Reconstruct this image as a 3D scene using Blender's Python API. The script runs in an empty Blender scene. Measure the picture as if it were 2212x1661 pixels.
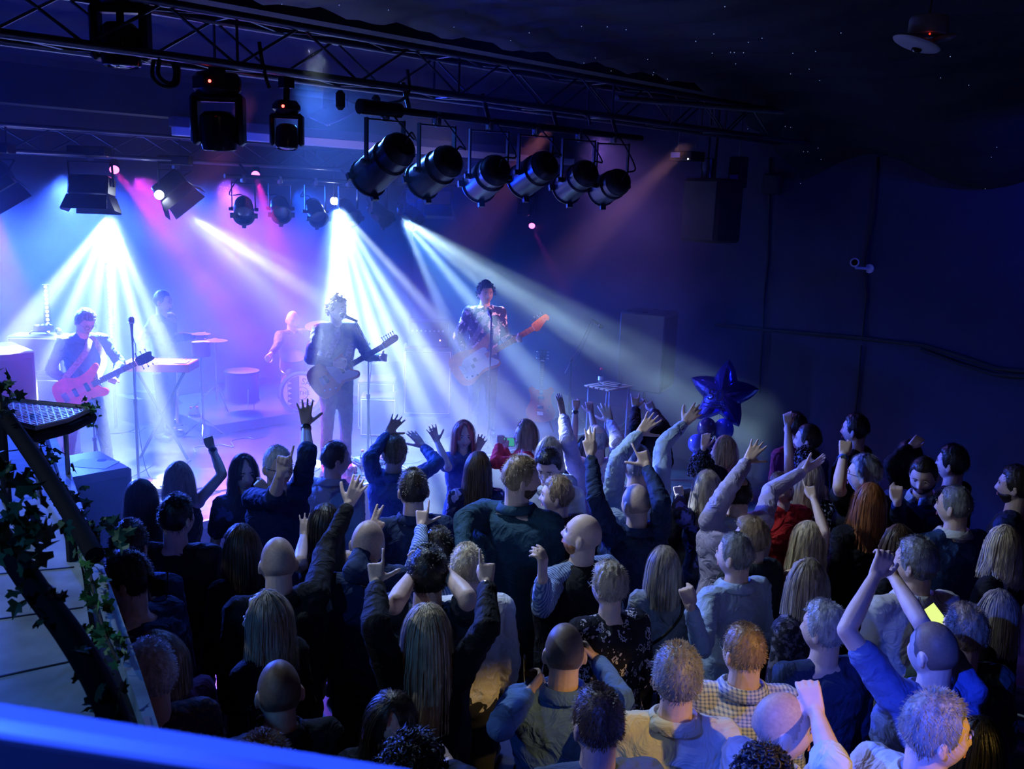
import bpy, bmesh, math, random
import numpy as np
from mathutils import Vector, Matrix, Quaternion
from mathutils import noise as mnoise
R = math.radians
S2 = math.sqrt(2.0)
V = Vector
scene = bpy.context.scene
C = scene.collection
rng = random.Random(7)
# ------------------------------------------------------------ camera (world X = along the stage, Y = upstage)
FPX, CX, CY, CAMZ = 2000.0, 1106.0, 830.5, 3.3
fwd0 = V((1, 1, 0)).normalized()
th = math.atan(400.0 / FPX)
Fw = (fwd0 * math.cos(th) - V((0, 0, 1)) * math.sin(th)).normalized()
R0 = fwd0.cross(V((0, 0, 1))).normalized()
U0 = R0.cross(Fw).normalized()
ro = R(2.0)
Rt = R0 * math.cos(ro) + U0 * math.sin(ro)
Up = U0 * math.cos(ro) - R0 * math.sin(ro)
CAM = V((0, 0, CAMZ))
cd = bpy.data.cameras.new('camera')
cam = bpy.data.objects.new('camera', cd)
C.objects.link(cam)
cam.matrix_world = Matrix(((Rt.x, Up.x, -Fw.x, 0), (Rt.y, Up.y, -Fw.y, 0), (Rt.z, Up.z, -Fw.z, CAMZ), (0, 0, 0, 1)))
cd.sensor_fit = 'HORIZONTAL'
cd.sensor_width = 36.0
cd.lens = 36.0 * FPX / 2212.0
cd.clip_start = 0.05
cd.dof.use_dof = True
cd.dof.focus_distance = 6.0
cd.dof.aperture_fstop = 7.0
scene.camera = cam
scene.view_settings.view_transform = 'Standard'
scene.view_settings.look = 'None'
scene.view_settings.exposure = 0.0
scene.view_settings.gamma = 1.0
scene.view_settings.use_curve_mapping = False
cy = scene.cycles
cy.use_denoising = True
cy.max_bounces = 4
cy.diffuse_bounces = 2
cy.glossy_bounces = 2
cy.transmission_bounces = 4
cy.volume_bounces = 0
cy.volume_step_rate = 4.0
cy.volume_max_steps = 64
cy.transparent_max_bounces = 8
cy.caustics_reflective = False
cy.caustics_refractive = False
cy.sample_clamp_indirect = 3.0
cy.use_light_tree = True
cy.use_adaptive_sampling = True
cy.adaptive_threshold = 0.045
cy.adaptive_min_samples = 16

def ray(px, py):
    return Fw + Rt * ((px - CX) / FPX) - Up * ((py - CY) / FPX)
def Pz(px, py, z):                      # where the sight line meets height z
    d = ray(px, py); return CAM + d * ((z - CAMZ) / d.z)
def PX(px, py, x):
    d = ray(px, py); return CAM + d * (x / d.x)
def PY(px, py, y):
    d = ray(px, py); return CAM + d * (y / d.y)
def Pd(px, py, depth):
    return CAM + ray(px, py) * depth
def proj(p):
    q = p - CAM; k = q.dot(Fw)
    return CX + FPX * q.dot(Rt) / k, CY - FPX * q.dot(Up) / k, k

# ------------------------------------------------------------ world and haze
w = bpy.data.worlds.new('night')
scene.world = w
w.use_nodes = True
w.node_tree.nodes['Background'].inputs[0].default_value = (0.0, 0.001, 0.02, 1)
w.node_tree.nodes['Background'].inputs[1].default_value = 0.3

def look(o, target):
    o.rotation_euler = (V(target) - o.location).to_track_quat('-Z', 'Y').to_euler()
def spot(loc, target, energy, col, ang=30, blend=0.5, radius=0.05, par=None):
    l = bpy.data.lights.new('spot_beam', 'SPOT')
    l.energy = energy; l.color = col; l.spot_size = R(ang); l.spot_blend = blend; l.shadow_soft_size = radius
    o = bpy.data.objects.new('spot_beam', l); C.objects.link(o)
    o.location = loc; look(o, target)
    return o
def area(loc, target, energy, col, size=1.0, sy=None):
    l = bpy.data.lights.new('wash_light', 'AREA')
    l.energy = energy; l.color = col; l.size = size
    if sy: l.shape = 'RECTANGLE'; l.size_y = sy
    o = bpy.data.objects.new('wash_light', l); C.objects.link(o)
    o.location = loc; look(o, target)
    return o

# ------------------------------------------------------------ stage light
WH = (0.62, 0.82, 1.0); BL = (0.015, 0.09, 1.0); PK = (1.0, 0.03, 0.50); VI = (0.30, 0.07, 1.0); AM = (1.0, 0.66, 0.16)
YR = 9.6
def fan(px, py, yy, spans, energy, col=WH, yt=7.6):
    """one lamp throws several narrow shafts: (a pixel each passes, opening in degrees, share of the lamp)"""
    o = PY(px, py, yy)
    for s in spans:
        spot(o, PY(s[0], s[1], s[4] if len(s) > 4 else yt), energy * s[3], col, s[2], 0.9, 0.03)
# far left flood: white fan
fan(236, 466, 9.45, [(118, 620, 11, .35), (165, 640, 7, .5), (205, 660, 6, .4), (243, 690, 8, .8), (290, 680, 8, .8), (345, 720, 9, .5)], 78000, yt=9.1)
# tilted flood: shafts to the right
fan(408, 466, YR, [(560, 560, 6, .30), (620, 600, 6, .30), (600, 650, 5, .18), (700, 600, 6, .22)], 32000, yt=8.2)
# main lamp over the singer
fan(728, 446, 9.1, [(722, 700, 8, .45), (775, 800, 6.5, .60), (840, 830, 5.5, .62), (905, 860, 5.5, .60), (975, 850, 6, .50), (1010, 760, 6, .28)], 100000, yt=7.4)
# long shafts to the right over the crowd
fan(868, 470, 9.1, [(985, 740, 7, .20, 7.6), (1110, 760, 7.5, .42, 7.2), (1230, 770, 7, .36, 6.8), (1360, 800, 8.5, .42, 6.2), (1500, 830, 9, .16, 5.6)], 62000, (0.5, 0.82, 1.0), yt=7.4)
# soft glow round the same lamps
spot(PY(728, 446, 9.1), PY(800, 800, 8.0), 9000, (.22, .50, 1.0), 58, 1.0, .08)
spot(PY(868, 470, 9.1), PY(1090, 760, 7.8), 5500, (.08, .32, 1.0), 38, 1.0, .08)
spot(PY(236, 466, 9.45), PY(236, 700, 9.2), 7000, (.35, .55, 1.0), 74, 1.0, .08)
spot(PY(408, 466, 9.6), PY(620, 640, 8.6), 4000, (.35, .55, 1.0), 34, 1.0, .08)
# blue wash from behind
for x, e in ((2.6, 11500), (4.2, 9500), (5.8, 2600), (7.6, 1100)):
    spot((x, 12.2, 3.3), (x + .3, 8.9, 0.2), e, (0.035, 0.10, 1.0) if x < 5 else BL, 96, 0.9, 0.15)
spot((2.2, 10.6, 3.3), (3.0, 10.4, 0.2), 2000, (.03, .12, 1.0), 84, .9, .15)
# violet and pink
spot(PY(249, 369, YR), PY(430, 600, 8.8), 5200, PK, 11, .7, .03)
spot(PY(552, 382, YR), PY(590, 500, 9.0), 2600, PK, 15, .7, .03)
spot(PY(-40, 380, YR), PY(5, 560, 9.0), 2200, PK, 18, .7, .03)
spot(PY(1149, 491, 9.25), PY(1172, 535, 8.8), 160, PK, 8, .7, .02)
spot((6.3, 12.0, 3.4), (5.6, 8.4, 0.5), 4200, VI, 62, .9, .1)
spot((5.0, 11.9, 3.4), (6.2, 8.6, 0.6), 1500, (0.9, 0.05, 0.75), 60, .9, .1)
# light on the performers' fronts, pink-violet from the front truss
spot((5.6, 5.25, 3.9), (6.2, 8.2, 1.6), 650, (1.0, .30, .40), 22, .8, .06)
spot((7.6, 5.3, 3.9), (7.7, 8.2, 1.6), 800, (1.0, .42, .42), 18, .8, .06)
spot((3.0, 5.3, 3.9), (3.4, 8.9, 1.5), 600, (1.0, .22, .42), 17, .8, .06)
# crowd light: cool key from the left end of the front truss, blue fill, warm lamp behind the camera's right
spot((-0.9, 4.9, 4.0), (4.0, 2.4, 1.3), 130, (.60, .78, 1.0), 60, .9, .06)
spot((3.1, 4.85, 4.1), (3.6, 2.2, 1.2), 290, (.62, .80, 1.0), 76, .8, .05)
area((0.5, -1.6, 4.3), (2.2, 2.4, 1.4), 2, (1.0, .55, .25), .5)
spot((-1.9, 1.2, 4.4), Pd(120, 1580, .65), 3400, (.02, .08, 1.0), 40, .8, .05)  # added blue lamp that colours the balcony rail
spot((4.2, 6.6, 4.1), (3.4, 2.8, 1.0), 420, (.05, .18, 1.0), 80, .9, .12)
spot((7.4, 6.4, 4.0), (6.4, 3.4, 1.0), 200, (.35, .18, 1.0), 70, .9, .12)
spot((2.6, -2.2, 4.4), Pz(1740, 1640, 1.5), 480, (1.0, .60, .12), 15, .25, .04)
spot((8.6, 2.0, 4.0), (9.98, 4.6, 1.8), 110, (.02, .04, 1.0), 110, .9, .12)
# added blue lamps without fixtures: two for the stage ceiling, one for the star cloth
spot((0.6, 7.0, 2.3), (2.6, 7.8, 4.8), 420, (0.0, .03, 1.0), 120, .9, .1)
spot((4.5, 6.9, 2.6), (5.0, 7.6, 4.8), 160, (0.0, .02, 1.0), 120, .9, .1)
spot((4.6, 5.9, 3.2), (5.8, 3.2, 4.5), 110, (0.0, .02, 1.0), 110, .9, .1)
spot((4.6, 5.3, 3.6), (6.6, 9.0, 3.88), 120, (.8, .55, .75), 44, .9, .05)  # added lamp to lift the projection screen case
spot((-1.9, 1.9, 4.4), Pz(90, 1300, 1.85), 130, (.06, .30, 1.0), 50, .9, .08)  # added blue lamp to brighten the booth roof

# ------------------------------------------------------------ mesh building
class MB:
    def __init__(s): s.v = []; s.f = []
    def add(s, vs, fs):
        n = len(s.v); s.v += [tuple(p) for p in vs]; s.f += [tuple(i + n for i in f) for f in fs]; return s
    def box(s, c, size, rot=None, bev=0.0):
        hx, hy, hz = size[0] / 2, size[1] / 2, size[2] / 2
        c = V(c)
        if bev > 0:
            b = min(bev, hx * .9, hy * .9, hz * .9)
            pts = []; key = {}
            for sx in (-1, 1):
                for sy in (-1, 1):
                    for sz in (-1, 1):
                        key[(sx, sy, sz)] = len(pts)
                        pts += [V((sx * hx, sy * (hy - b), sz * (hz - b))), V((sx * (hx - b), sy * hy, sz * (hz - b))), V((sx * (hx - b), sy * (hy - b), sz * hz))]
            bm = bmesh.new()
            for p in pts: bm.verts.new(p)
            r = bmesh.ops.convex_hull(bm, input=bm.verts[:])
            bm.verts.index_update()
            vs = [v.co.copy() for v in bm.verts]; fs = [[v.index for v in f.verts] for f in bm.faces]
            bm.free()
        else:
            vs = [V((x, y, z)) for x in (-hx, hx) for y in (-hy, hy) for z in (-hz, hz)]
            fs = [(0, 1, 3, 2), (4, 6, 7, 5), (0, 4, 5, 1), (2, 3, 7, 6), (0, 2, 6, 4), (1, 5, 7, 3)]
        if rot is not None: vs = [rot @ p for p in vs]
        return s.add([p + c for p in vs], fs)
    def tube(s, pts, rad, n=10, cap=True, flat=1.0, updir=None):
        """swept tube; rad is a number or one per point; flat squashes across updir"""
        pts = [V(p) for p in pts]
        if not hasattr(rad, '__len__'): rad = [rad] * len(pts)
        m = len(pts); ring = []
        t0 = (pts[1] - pts[0]).normalized()
        u = V(updir) if updir is not None else (V((0, 0, 1)) if abs(t0.z) < .9 else V((1, 0, 0)))
        vs = []
        for i, p in enumerate(pts):
            t = (pts[min(i + 1, m - 1)] - pts[max(i - 1, 0)])
            t = t.normalized() if t.length > 1e-9 else t0
            a = u - t * u.dot(t)
            a = a.normalized() if a.length > 1e-6 else t.orthogonal().normalized()
            if updir is None: u = a
            b = t.cross(a)
            for k in range(n):
                q = 2 * math.pi * k / n
                vs.append(p + a * (math.cos(q) * rad[i] * flat) + b * (math.sin(q) * rad[i]))
        fs = [(i * n + k, i * n + (k + 1) % n, (i + 1) * n + (k + 1) % n, (i + 1) * n + k) for i in range(m - 1) for k in range(n)]
        if cap: fs += [tuple(range(n))[::-1], tuple((m - 1) * n + k for k in range(n))]
        return s.add(vs, fs)
    def cyl(s, a, b, r, r2=None, n=16):
        return s.tube([a, b], [r, r if r2 is None else r2], n)
    def lathe(s, prof, origin=(0, 0, 0), axis=(0, 0, 1), n=24, cap=True):
        ax = V(axis).normalized(); a = ax.orthogonal().normalized(); b = ax.cross(a); o = V(origin)
        vs = []
        for (r, h) in prof:
            for k in range(n):
                q = 2 * math.pi * k / n
                vs.append(o + ax * h + a * (math.cos(q) * r) + b * (math.sin(q) * r))
        m = len(prof)
        fs = [(i * n + k, i * n + (k + 1) % n, (i + 1) * n + (k + 1) % n, (i + 1) * n + k) for i in range(m - 1) for k in range(n)]
        if cap: fs += [tuple(range(n))[::-1], tuple((m - 1) * n + k for k in range(n))]
        return s.add(vs, fs)
    def ball(s, c, r, n=14, m=9, rot=None):
        if not hasattr(r, '__len__'): r = (r, r, r)
        c = V(c); vs = [V((0, 0, r[2]))]
        for j in range(1, m):
            t = math.pi * j / m
            for k in range(n):
                q = 2 * math.pi * k / n
                vs.append(V((r[0] * math.sin(t) * math.cos(q), r[1] * math.sin(t) * math.sin(q), r[2] * math.cos(t))))
        vs.append(V((0, 0, -r[2])))
        fs = [(0, 1 + k, 1 + (k + 1) % n) for k in range(n)]
        fs += [(1 + j * n + k, 1 + (j + 1) * n + k, 1 + (j + 1) * n + (k + 1) % n, 1 + j * n + (k + 1) % n) for j in range(m - 2) for k in range(n)]
        e = len(vs) - 1
        fs += [(e, 1 + (m - 2) * n + (k + 1) % n, 1 + (m - 2) * n + k) for k in range(n)]
        if rot is not None: vs = [rot @ p for p in vs]
        return s.add([p + c for p in vs], fs)
    def cap2(s, a, b, ra, rb, n=12):
        """tapered capsule, closed"""
        a = V(a); b = V(b); d = b - a; L = d.length
        d = d / L if L > 1e-6 else V((0, 0, 1))
        pts = []; rad = []
        for t in (0.05, 0.5, 0.87): pts.append(a - d * ra * math.cos(t * math.pi / 2)); rad.append(ra * math.sin(t * math.pi / 2))
        pts += [a, b]; rad += [ra, rb]
        for t in (0.87, 0.5, 0.05): pts.append(b + d * rb * math.cos(t * math.pi / 2)); rad.append(rb * math.sin(t * math.pi / 2))
        return s.tube(pts, rad, n)
    def prism(s, poly, z0, z1, M=None):
        """outline in local x, y pushed from z0 to z1"""
        n = len(poly)
        vs = [V((p[0], p[1], z0)) for p in poly] + [V((p[0], p[1], z1)) for p in poly]
        if M is not None: vs = [M @ p for p in vs]
        fs = [tuple(range(n))[::-1], tuple(range(n, 2 * n))] + [(i, (i + 1) % n, n + (i + 1) % n, n + i) for i in range(n)]
        return s.add(vs, fs)
    def mesh(s, name):
        me = bpy.data.meshes.new(name); me.from_pydata(s.v, [], s.f); me.validate(); me.update(); return me
    def build(s, name, mat, parent=None, smooth=True, M=None, fix=True):
        me = s.mesh(name)
        if fix:
            bm = bmesh.new(); bm.from_mesh(me); bmesh.ops.recalc_face_normals(bm, faces=bm.faces); bm.to_mesh(me); bm.free()
        return obj(name, me, mat, parent, smooth)

def obj(name, me, mat, parent=None, smooth=True, angle=40):
    o = bpy.data.objects.new(name, me); C.objects.link(o)
    if mat is not None: me.materials.append(mat)
    if smooth:
        me.polygons.foreach_set('use_smooth', [True] * len(me.polygons))
        if len(me.polygons) < 4000:
            try: me.set_sharp_from_angle(angle=R(angle))
            except Exception: pass
    if parent is not None:
        o.parent = parent
        if parent.type == 'EMPTY' and parent.parent is None:
            o.matrix_parent_inverse = Matrix.Identity(4)
            off = parent.location
            me.transform(Matrix.Translation(-off))
            if parent.rotation_euler.z: me.transform(Matrix.Rotation(-parent.rotation_euler.z, 4, 'Z'))
        else:
            r = parent
            while r.parent is not None: r = r.parent
            if r.type == 'EMPTY': me.transform(Matrix.Translation(-V(r.location)))
    return o
def thing(name, loc, label=None, cat=None, group=None):
    o = bpy.data.objects.new(name, None); C.objects.link(o); o.location = V(loc); o.empty_display_size = .1
    return tag(o, label, cat, group)
def tag(o, label=None, cat=None, group=None, kind=None):
    if label: o['label'] = label
    if cat: o['category'] = cat
    if group: o['group'] = group
    if kind: o['kind'] = kind
    return o
def struct(name, mb, mat, smooth=False):
    o = mb.build(name, mat, None, smooth); o['kind'] = 'structure'; return o
def copy_tree(o, parent=None):
    c = o.copy(); C.objects.link(c)
    if parent is not None: c.parent = parent
    for ch in list(o.children): copy_tree(ch, c)
    return c

# ------------------------------------------------------------ materials
_mats = {}
def mat(name, col, rough=.5, metal=0.0, emit=None, es=0.0, bump=0.0, bscale=40, spec=.5, trans=0.0, alpha=1.0, var=0.0, vscale=6, ior=1.45, sheen=0.0, stretch=None):
    if name in _mats: return _mats[name]
    m = bpy.data.materials.new(name); m.use_nodes = True; nt = m.node_tree
    p = nt.nodes['Principled BSDF']
    p.inputs['Base Color'].default_value = (*col[:3], 1)
    p.inputs['Roughness'].default_value = rough
    p.inputs['Metallic'].default_value = metal
    p.inputs['Specular IOR Level'].default_value = spec
    p.inputs['IOR'].default_value = ior
    p.inputs['Transmission Weight'].default_value = trans
    p.inputs['Alpha'].default_value = alpha
    if sheen: p.inputs['Sheen Weight'].default_value = sheen
    if emit:
        p.inputs['Emission Color'].default_value = (*emit, 1); p.inputs['Emission Strength'].default_value = es
    if bump or var:
        tc = nt.nodes.new('ShaderNodeTexCoord'); mp = nt.nodes.new('ShaderNodeMapping')
        nt.links.new(tc.outputs['Object'], mp.inputs['Vector'])
        if stretch: mp.inputs['Scale'].default_value = stretch
        if bump:
            n = nt.nodes.new('ShaderNodeTexNoise'); n.inputs['Scale'].default_value = bscale; n.inputs['Detail'].default_value = 3
            b = nt.nodes.new('ShaderNodeBump'); b.inputs['Strength'].default_value = bump; b.inputs['Distance'].default_value = .01
            nt.links.new(mp.outputs[0], n.inputs['Vector']); nt.links.new(n.outputs[0], b.inputs['Height']); nt.links.new(b.outputs[0], p.inputs['Normal'])
        if var:
            n = nt.nodes.new('ShaderNodeTexNoise'); n.inputs['Scale'].default_value = vscale; n.inputs['Detail'].default_value = 4
            r = nt.nodes.new('ShaderNodeValToRGB')
            r.color_ramp.elements[0].position = .3; r.color_ramp.elements[1].position = .7
            r.color_ramp.elements[0].color = (*[c * (1 - var) for c in col[:3]], 1); r.color_ramp.elements[1].color = (*[min(1, c * (1 + var)) for c in col[:3]], 1)
            nt.links.new(mp.outputs[0], n.inputs['Vector']); nt.links.new(n.outputs[0], r.inputs[0]); nt.links.new(r.outputs[0], p.inputs['Base Color'])
    _mats[name] = m
    return m
def cloth(name, c1, c2=None, kind='plain', scale=30, rough=.8, thr=.5):
    """printed or plain fabric"""
    if name in _mats: return _mats[name]
    m = mat(name, c1, rough, bump=.8, bscale=11, spec=.25, sheen=0.0)
    nt = m.node_tree; p = nt.nodes['Principled BSDF']
    nt.nodes['Bump'].inputs['Distance'].default_value = .03; nt.nodes['Noise Texture'].inputs['Distortion'].default_value = 1.2
    if kind == 'plain': return m
    tc = nt.nodes.new('ShaderNodeTexCoord')
    mix = nt.nodes.new('ShaderNodeMix'); mix.data_type = 'RGBA'
    mix.inputs['A'].default_value = (*c1, 1); mix.inputs['B'].default_value = (*c2, 1)
    def step(sock, t):
        g = nt.nodes.new('ShaderNodeMath'); g.operation = 'GREATER_THAN'; g.inputs[1].default_value = t
        nt.links.new(sock, g.inputs[0]); return g.outputs[0]
    if kind in ('check', 'stripe', 'vstripe'):
        w1 = nt.nodes.new('ShaderNodeTexWave'); w1.inputs['Scale'].default_value = scale; w1.bands_direction = 'Z' if kind != 'vstripe' else 'X'
        nt.links.new(tc.outputs['Object'], w1.inputs['Vector'])
        s1 = step(w1.outputs['Fac'], thr)
        if kind == 'check':
            w2 = nt.nodes.new('ShaderNodeTexWave'); w2.inputs['Scale'].default_value = scale; w2.bands_direction = 'DIAGONAL'
            mp = nt.nodes.new('ShaderNodeMapping'); mp.inputs['Scale'].default_value = (1, -1, 0)
            nt.links.new(tc.outputs['Object'], mp.inputs[0]); nt.links.new(mp.outputs[0], w2.inputs['Vector'])
            a = nt.nodes.new('ShaderNodeMath'); a.operation = 'MULTIPLY_ADD'; a.inputs[1].default_value = .5
            h = nt.nodes.new('ShaderNodeMath'); h.operation = 'MULTIPLY'; h.inputs[1].default_value = .5
            nt.links.new(step(w2.outputs['Fac'], thr), h.inputs[0]); nt.links.new(s1, a.inputs[0]); nt.links.new(h.outputs[0], a.inputs[2]); s1 = a.outputs[0]
        nt.links.new(s1, mix.inputs['Factor'])
    elif kind == 'floral':
        n = nt.nodes.new('ShaderNodeTexNoise'); n.inputs['Scale'].default_value = scale; n.inputs['Detail'].default_value = 5; n.inputs['Roughness'].default_value = .62
        nt.links.new(tc.outputs['Object'], n.inputs['Vector'])
        nt.links.new(step(n.outputs[0], thr), mix.inputs['Factor'])
    elif kind == 'paisley':
        v = nt.nodes.new('ShaderNodeTexVoronoi'); v.inputs['Scale'].default_value = scale
        mp = nt.nodes.new('ShaderNodeMapping'); mp.inputs['Scale'].default_value = (1, 1, .7)
        n = nt.nodes.new('ShaderNodeTexNoise'); n.inputs['Scale'].default_value = scale * .8
        ad = nt.nodes.new('ShaderNodeMixRGB'); ad.blend_type = 'ADD'; ad.inputs[0].default_value = .12
        nt.links.new(tc.outputs['Object'], mp.inputs[0]); nt.links.new(mp.outputs[0], ad.inputs[1]); nt.links.new(n.outputs['Color'], ad.inputs[2]); nt.links.new(ad.outputs[0], v.inputs['Vector'])
        g = nt.nodes.new('ShaderNodeMath'); g.operation = 'COMPARE'; g.inputs[1].default_value = thr * .55; g.inputs[2].default_value = .075
        nt.links.new(v.outputs['Distance'], g.inputs[0])
        nt.links.new(g.outputs[0], mix.inputs['Factor'])
    elif kind == 'sequin':
        v = nt.nodes.new('ShaderNodeTexVoronoi'); v.inputs['Scale'].default_value = scale
        nt.links.new(tc.outputs['Object'], v.inputs['Vector'])
        sx = nt.nodes.new('ShaderNodeSeparateColor'); nt.links.new(v.outputs['Color'], sx.inputs[0])
        nt.links.new(step(sx.outputs[0], thr), mix.inputs['Factor'])
        p.inputs['Roughness'].default_value = .2
    elif kind == 'knit':
        v = nt.nodes.new('ShaderNodeTexVoronoi'); v.inputs['Scale'].default_value = scale
        nt.links.new(tc.outputs['Object'], v.inputs['Vector']); nt.links.new(step(v.outputs['Distance'], thr), mix.inputs['Factor'])
    nt.links.new(mix.outputs['Result'], p.inputs['Base Color'])
    return m
def glow(name, col, s):
    return mat(name, (0, 0, 0), .5, emit=col, es=s)
BLACK = mat('black painted metal', (.012, .012, .014), .35, .3)
DARK = mat('matt black', (.01, .01, .012), .75)
GREY = mat('brushed grey metal', (.35, .36, .38), .35, .8)
CHROME = mat('chrome', (.7, .7, .72), .15, 1.0)
WHITE = mat('white card', (.75, .75, .75), .7)
ALU = mat('aluminium tube', (.25, .26, .28), .4, .7)
GLASS = mat('clear plastic', (.9, .95, 1), .05, trans=1.0, ior=1.2)
BEER = mat('lager', (.8, .38, .04), .1, trans=.6, ior=1.33)

# ------------------------------------------------------------ haze and room
def vol_mat(dens, aniso):
    m = bpy.data.materials.new('haze'); m.use_nodes = True
    nt = m.node_tree; nt.nodes.clear()
    out = nt.nodes.new('ShaderNodeOutputMaterial')
    v = nt.nodes.new('ShaderNodeVolumeScatter')
    v.inputs['Density'].default_value = dens
    v.inputs['Anisotropy'].default_value = aniso
    tc = nt.nodes.new('ShaderNodeTexCoord'); n = nt.nodes.new('ShaderNodeTexNoise')
    n.inputs['Scale'].default_value = .9; n.inputs['Detail'].default_value = 2.5; n.inputs['Distortion'].default_value = .8
    mr = nt.nodes.new('ShaderNodeMapRange'); mr.inputs['From Min'].default_value = .36; mr.inputs['From Max'].default_value = .66
    mr.inputs['To Min'].default_value = dens * .35; mr.inputs['To Max'].default_value = dens * 1.9
    nt.links.new(tc.outputs['Object'], n.inputs['Vector']); nt.links.new(n.outputs[0], mr.inputs[0]); nt.links.new(mr.outputs[0], v.inputs['Density'])
    nt.links.new(v.outputs[0], out.inputs['Volume'])
    return m
hz = MB().box((3.75, 8.6, 2.41), (12.1, 7.6, 4.2)).build('haze', vol_mat(.05, .25), None, False)
tag(hz, 'stage haze hanging over the stage and the front of the crowd', 'haze', kind='stuff')
WX, BY, SY, SZ = 10.0, 12.5, 7.2, 0.5
floor_m = mat('dark vinyl floor', (.05, .05, .06), .28, var=.4, vscale=3, spec=.5)
wall_m = mat('painted wall', (.010, .010, .045), .75, var=.15, vscale=2)
ceil_m = mat('painted ceiling', (.022, .022, .05), .9, var=.2, vscale=1.5)
struct('floor', MB().box((3.75, 5, -.05), (12.7, 15.2, .1)), floor_m)
struct('wall_back', MB().box((3.75, BY + .1, 2.35), (12.7, .2, 4.9)), mat('black drape', (.03, .03, .045), .9))
struct('wall_right', MB().box((WX + .1, 5, 2.35), (.2, 15.2, 4.9)), wall_m)
struct('wall_left', MB().box((-2.5, 5, 2.35), (.2, 15.2, 4.9)), wall_m)
struct('wall_front', MB().box((3.75, -2.6, 2.35), (12.7, .2, 4.9)), wall_m)
struct('ceiling', MB().box((3.75, 5, 4.85), (12.7, 15.2, .1)), ceil_m)
# stage
stg = MB().box(((WX - 2.38) / 2, (SY + BY) / 2, SZ / 2 + .001), (WX + 2.36, BY - SY - .02, SZ))
so = struct('floor_stage', stg, mat('scuffed stage floor', (.028, .026, .036), .30, var=.5, vscale=5, bump=.15, bscale=30))
struct('trim_1', MB().box((3.8, SY - .02, SZ - .03), (12.2, .04, .07)), mat('stage edge metal', (.3, .3, .33), .35, .8))
# soffit over the upstage lamps, beam over the front truss
struct('trim_2', MB().box((3.75, 9.15, 4.14), (12.4, .28, .34)), DARK)
struct('trim_3', MB().box((3.75, 5.62, 4.58), (12.4, .3, .36)), DARK)
# pleated star cloth below the ceiling, over the dance floor
def star_cloth():
    mb = MB(); nx, ny = 120, 90; vs = []
    for j in range(ny + 1):
        for i in range(nx + 1):
            x = -2.3 + i * (WX + 2.28) / nx; y = -2.4 + j * 7.8 / ny
            d = max(0.0, (x - 7.6) / 2.4)
            z = 4.50 - .62 * d ** 1.6 - .06 * (1 - math.cos(6.283 * y / 2.3)) * (.6 + 2.2 * d)
            z += .018 * math.sin(x * 9 + 2.0 * math.sin(y * 1.3)) + .012 * math.sin(x * 21 + y * 3 + 1.5 * math.sin(y * 2.1))
            vs.append(V((x, y, z)))
    fs = [(j * (nx + 1) + i, j * (nx + 1) + i + 1, (j + 1) * (nx + 1) + i + 1, (j + 1) * (nx + 1) + i) for j in range(ny) for i in range(nx)]
    mb.add(vs, fs)
    return mb, vs
sc_, scv = star_cloth()
drp = sc_.build('ceiling_drape', mat('star cloth', (.012, .012, .022), .6, spec=.3), None, True, fix=False); tag(drp, kind='structure')
rr = random.Random(3)
st = MB()
for _ in range(260):
    p = rr.choice(scv); q = p + V((rr.uniform(-.05, .05), rr.uniform(-.05, .05), -.022)); st.ball(q, .0035, 6, 4)
st = st.build('pinprick_lights', glow('star led', (.35, .5, 1.0), .5), None, False); st.parent = drp; tag(st, kind='stuff')
# right wall: trunking, cables, camera
tr = thing('cable_trunking', (WX, 3, 2.1), 'black cable trunking running level along the right wall', 'cable duct')
def wy(px, py): return PX(px, py, WX - .026)
tp = [wy(1545, 700), wy(1659, 713), wy(1860, 730), wy(1990, 745), wy(2070, 768), wy(2150, 795), wy(2300, 812)]
MB().tube(tp, .022, 8).build('duct', DARK, tr)
MB().tube([p + V((-.01, 0, -.05 - .03 * math.sin(i * 1.3))) for i, p in enumerate(tp[3:])], .02, 8).build('cable', DARK, tr)
for lab, pts, rr_ in (('thin dark cable hanging down the right wall to the camera', [(1895, 340), (1890, 415), (1885, 480), (1872, 540), (1868, 580), (1872, 640), (1866, 690), (1862, 736)], .012),
                      ('second dark cable falling behind the crowd on the right wall', [(1860, 746), (1856, 800), (1852, 850), (1846, 905), (1842, 960)], .012),
                      ('dark vertical cable on the right wall nearest the stage', [(1663, 340), (1661, 420), (1659, 560), (1650, 640), (1648, 715), (1643, 780), (1640, 850)], .014)):
    tag(MB().tube([wy(*p) for p in pts], rr_, 7).build('wall_cable', DARK), lab, 'cable', 'cables on the right wall')
cc = PX(1846, 567, WX - .28)
ct = thing('security_camera', (WX, cc.y, cc.z), 'small white bullet security camera on the right wall', 'security camera')
wm = mat('white plastic', (.55, .55, .58), .4)
cdn = (CAM - cc).normalized()
MB().lathe([(.03, -.16), (.045, -.155), (.045, .02), (.048, .03), (.036, .032), (.034, .0)], cc, cdn, 20).build('camera_body', wm, ct)
MB().cyl(cc + cdn * .0, cc + cdn * .012, .033, .033, 16).build('lens', mat('dark glass', (.005, .005, .008), .05), ct)
MB().tube([cc - cdn * .1, cc - cdn * .1 + V((.05, 0, -.06)), V((WX - .005, cc.y - .05, cc.z - .07))], .016, 8).cyl((WX - .02, cc.y - .05, cc.z - .07), (WX, cc.y - .05, cc.z - .07), .05, .05, 14).build('bracket', wm, ct)
jb = PX(1668, 398, WX - .06)
MBj = MB().box(jb, (.1, .22, .24), bev=.02); tag(MBj.build('junction_box', DARK), 'dark junction box high on the right wall', 'box')
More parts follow.
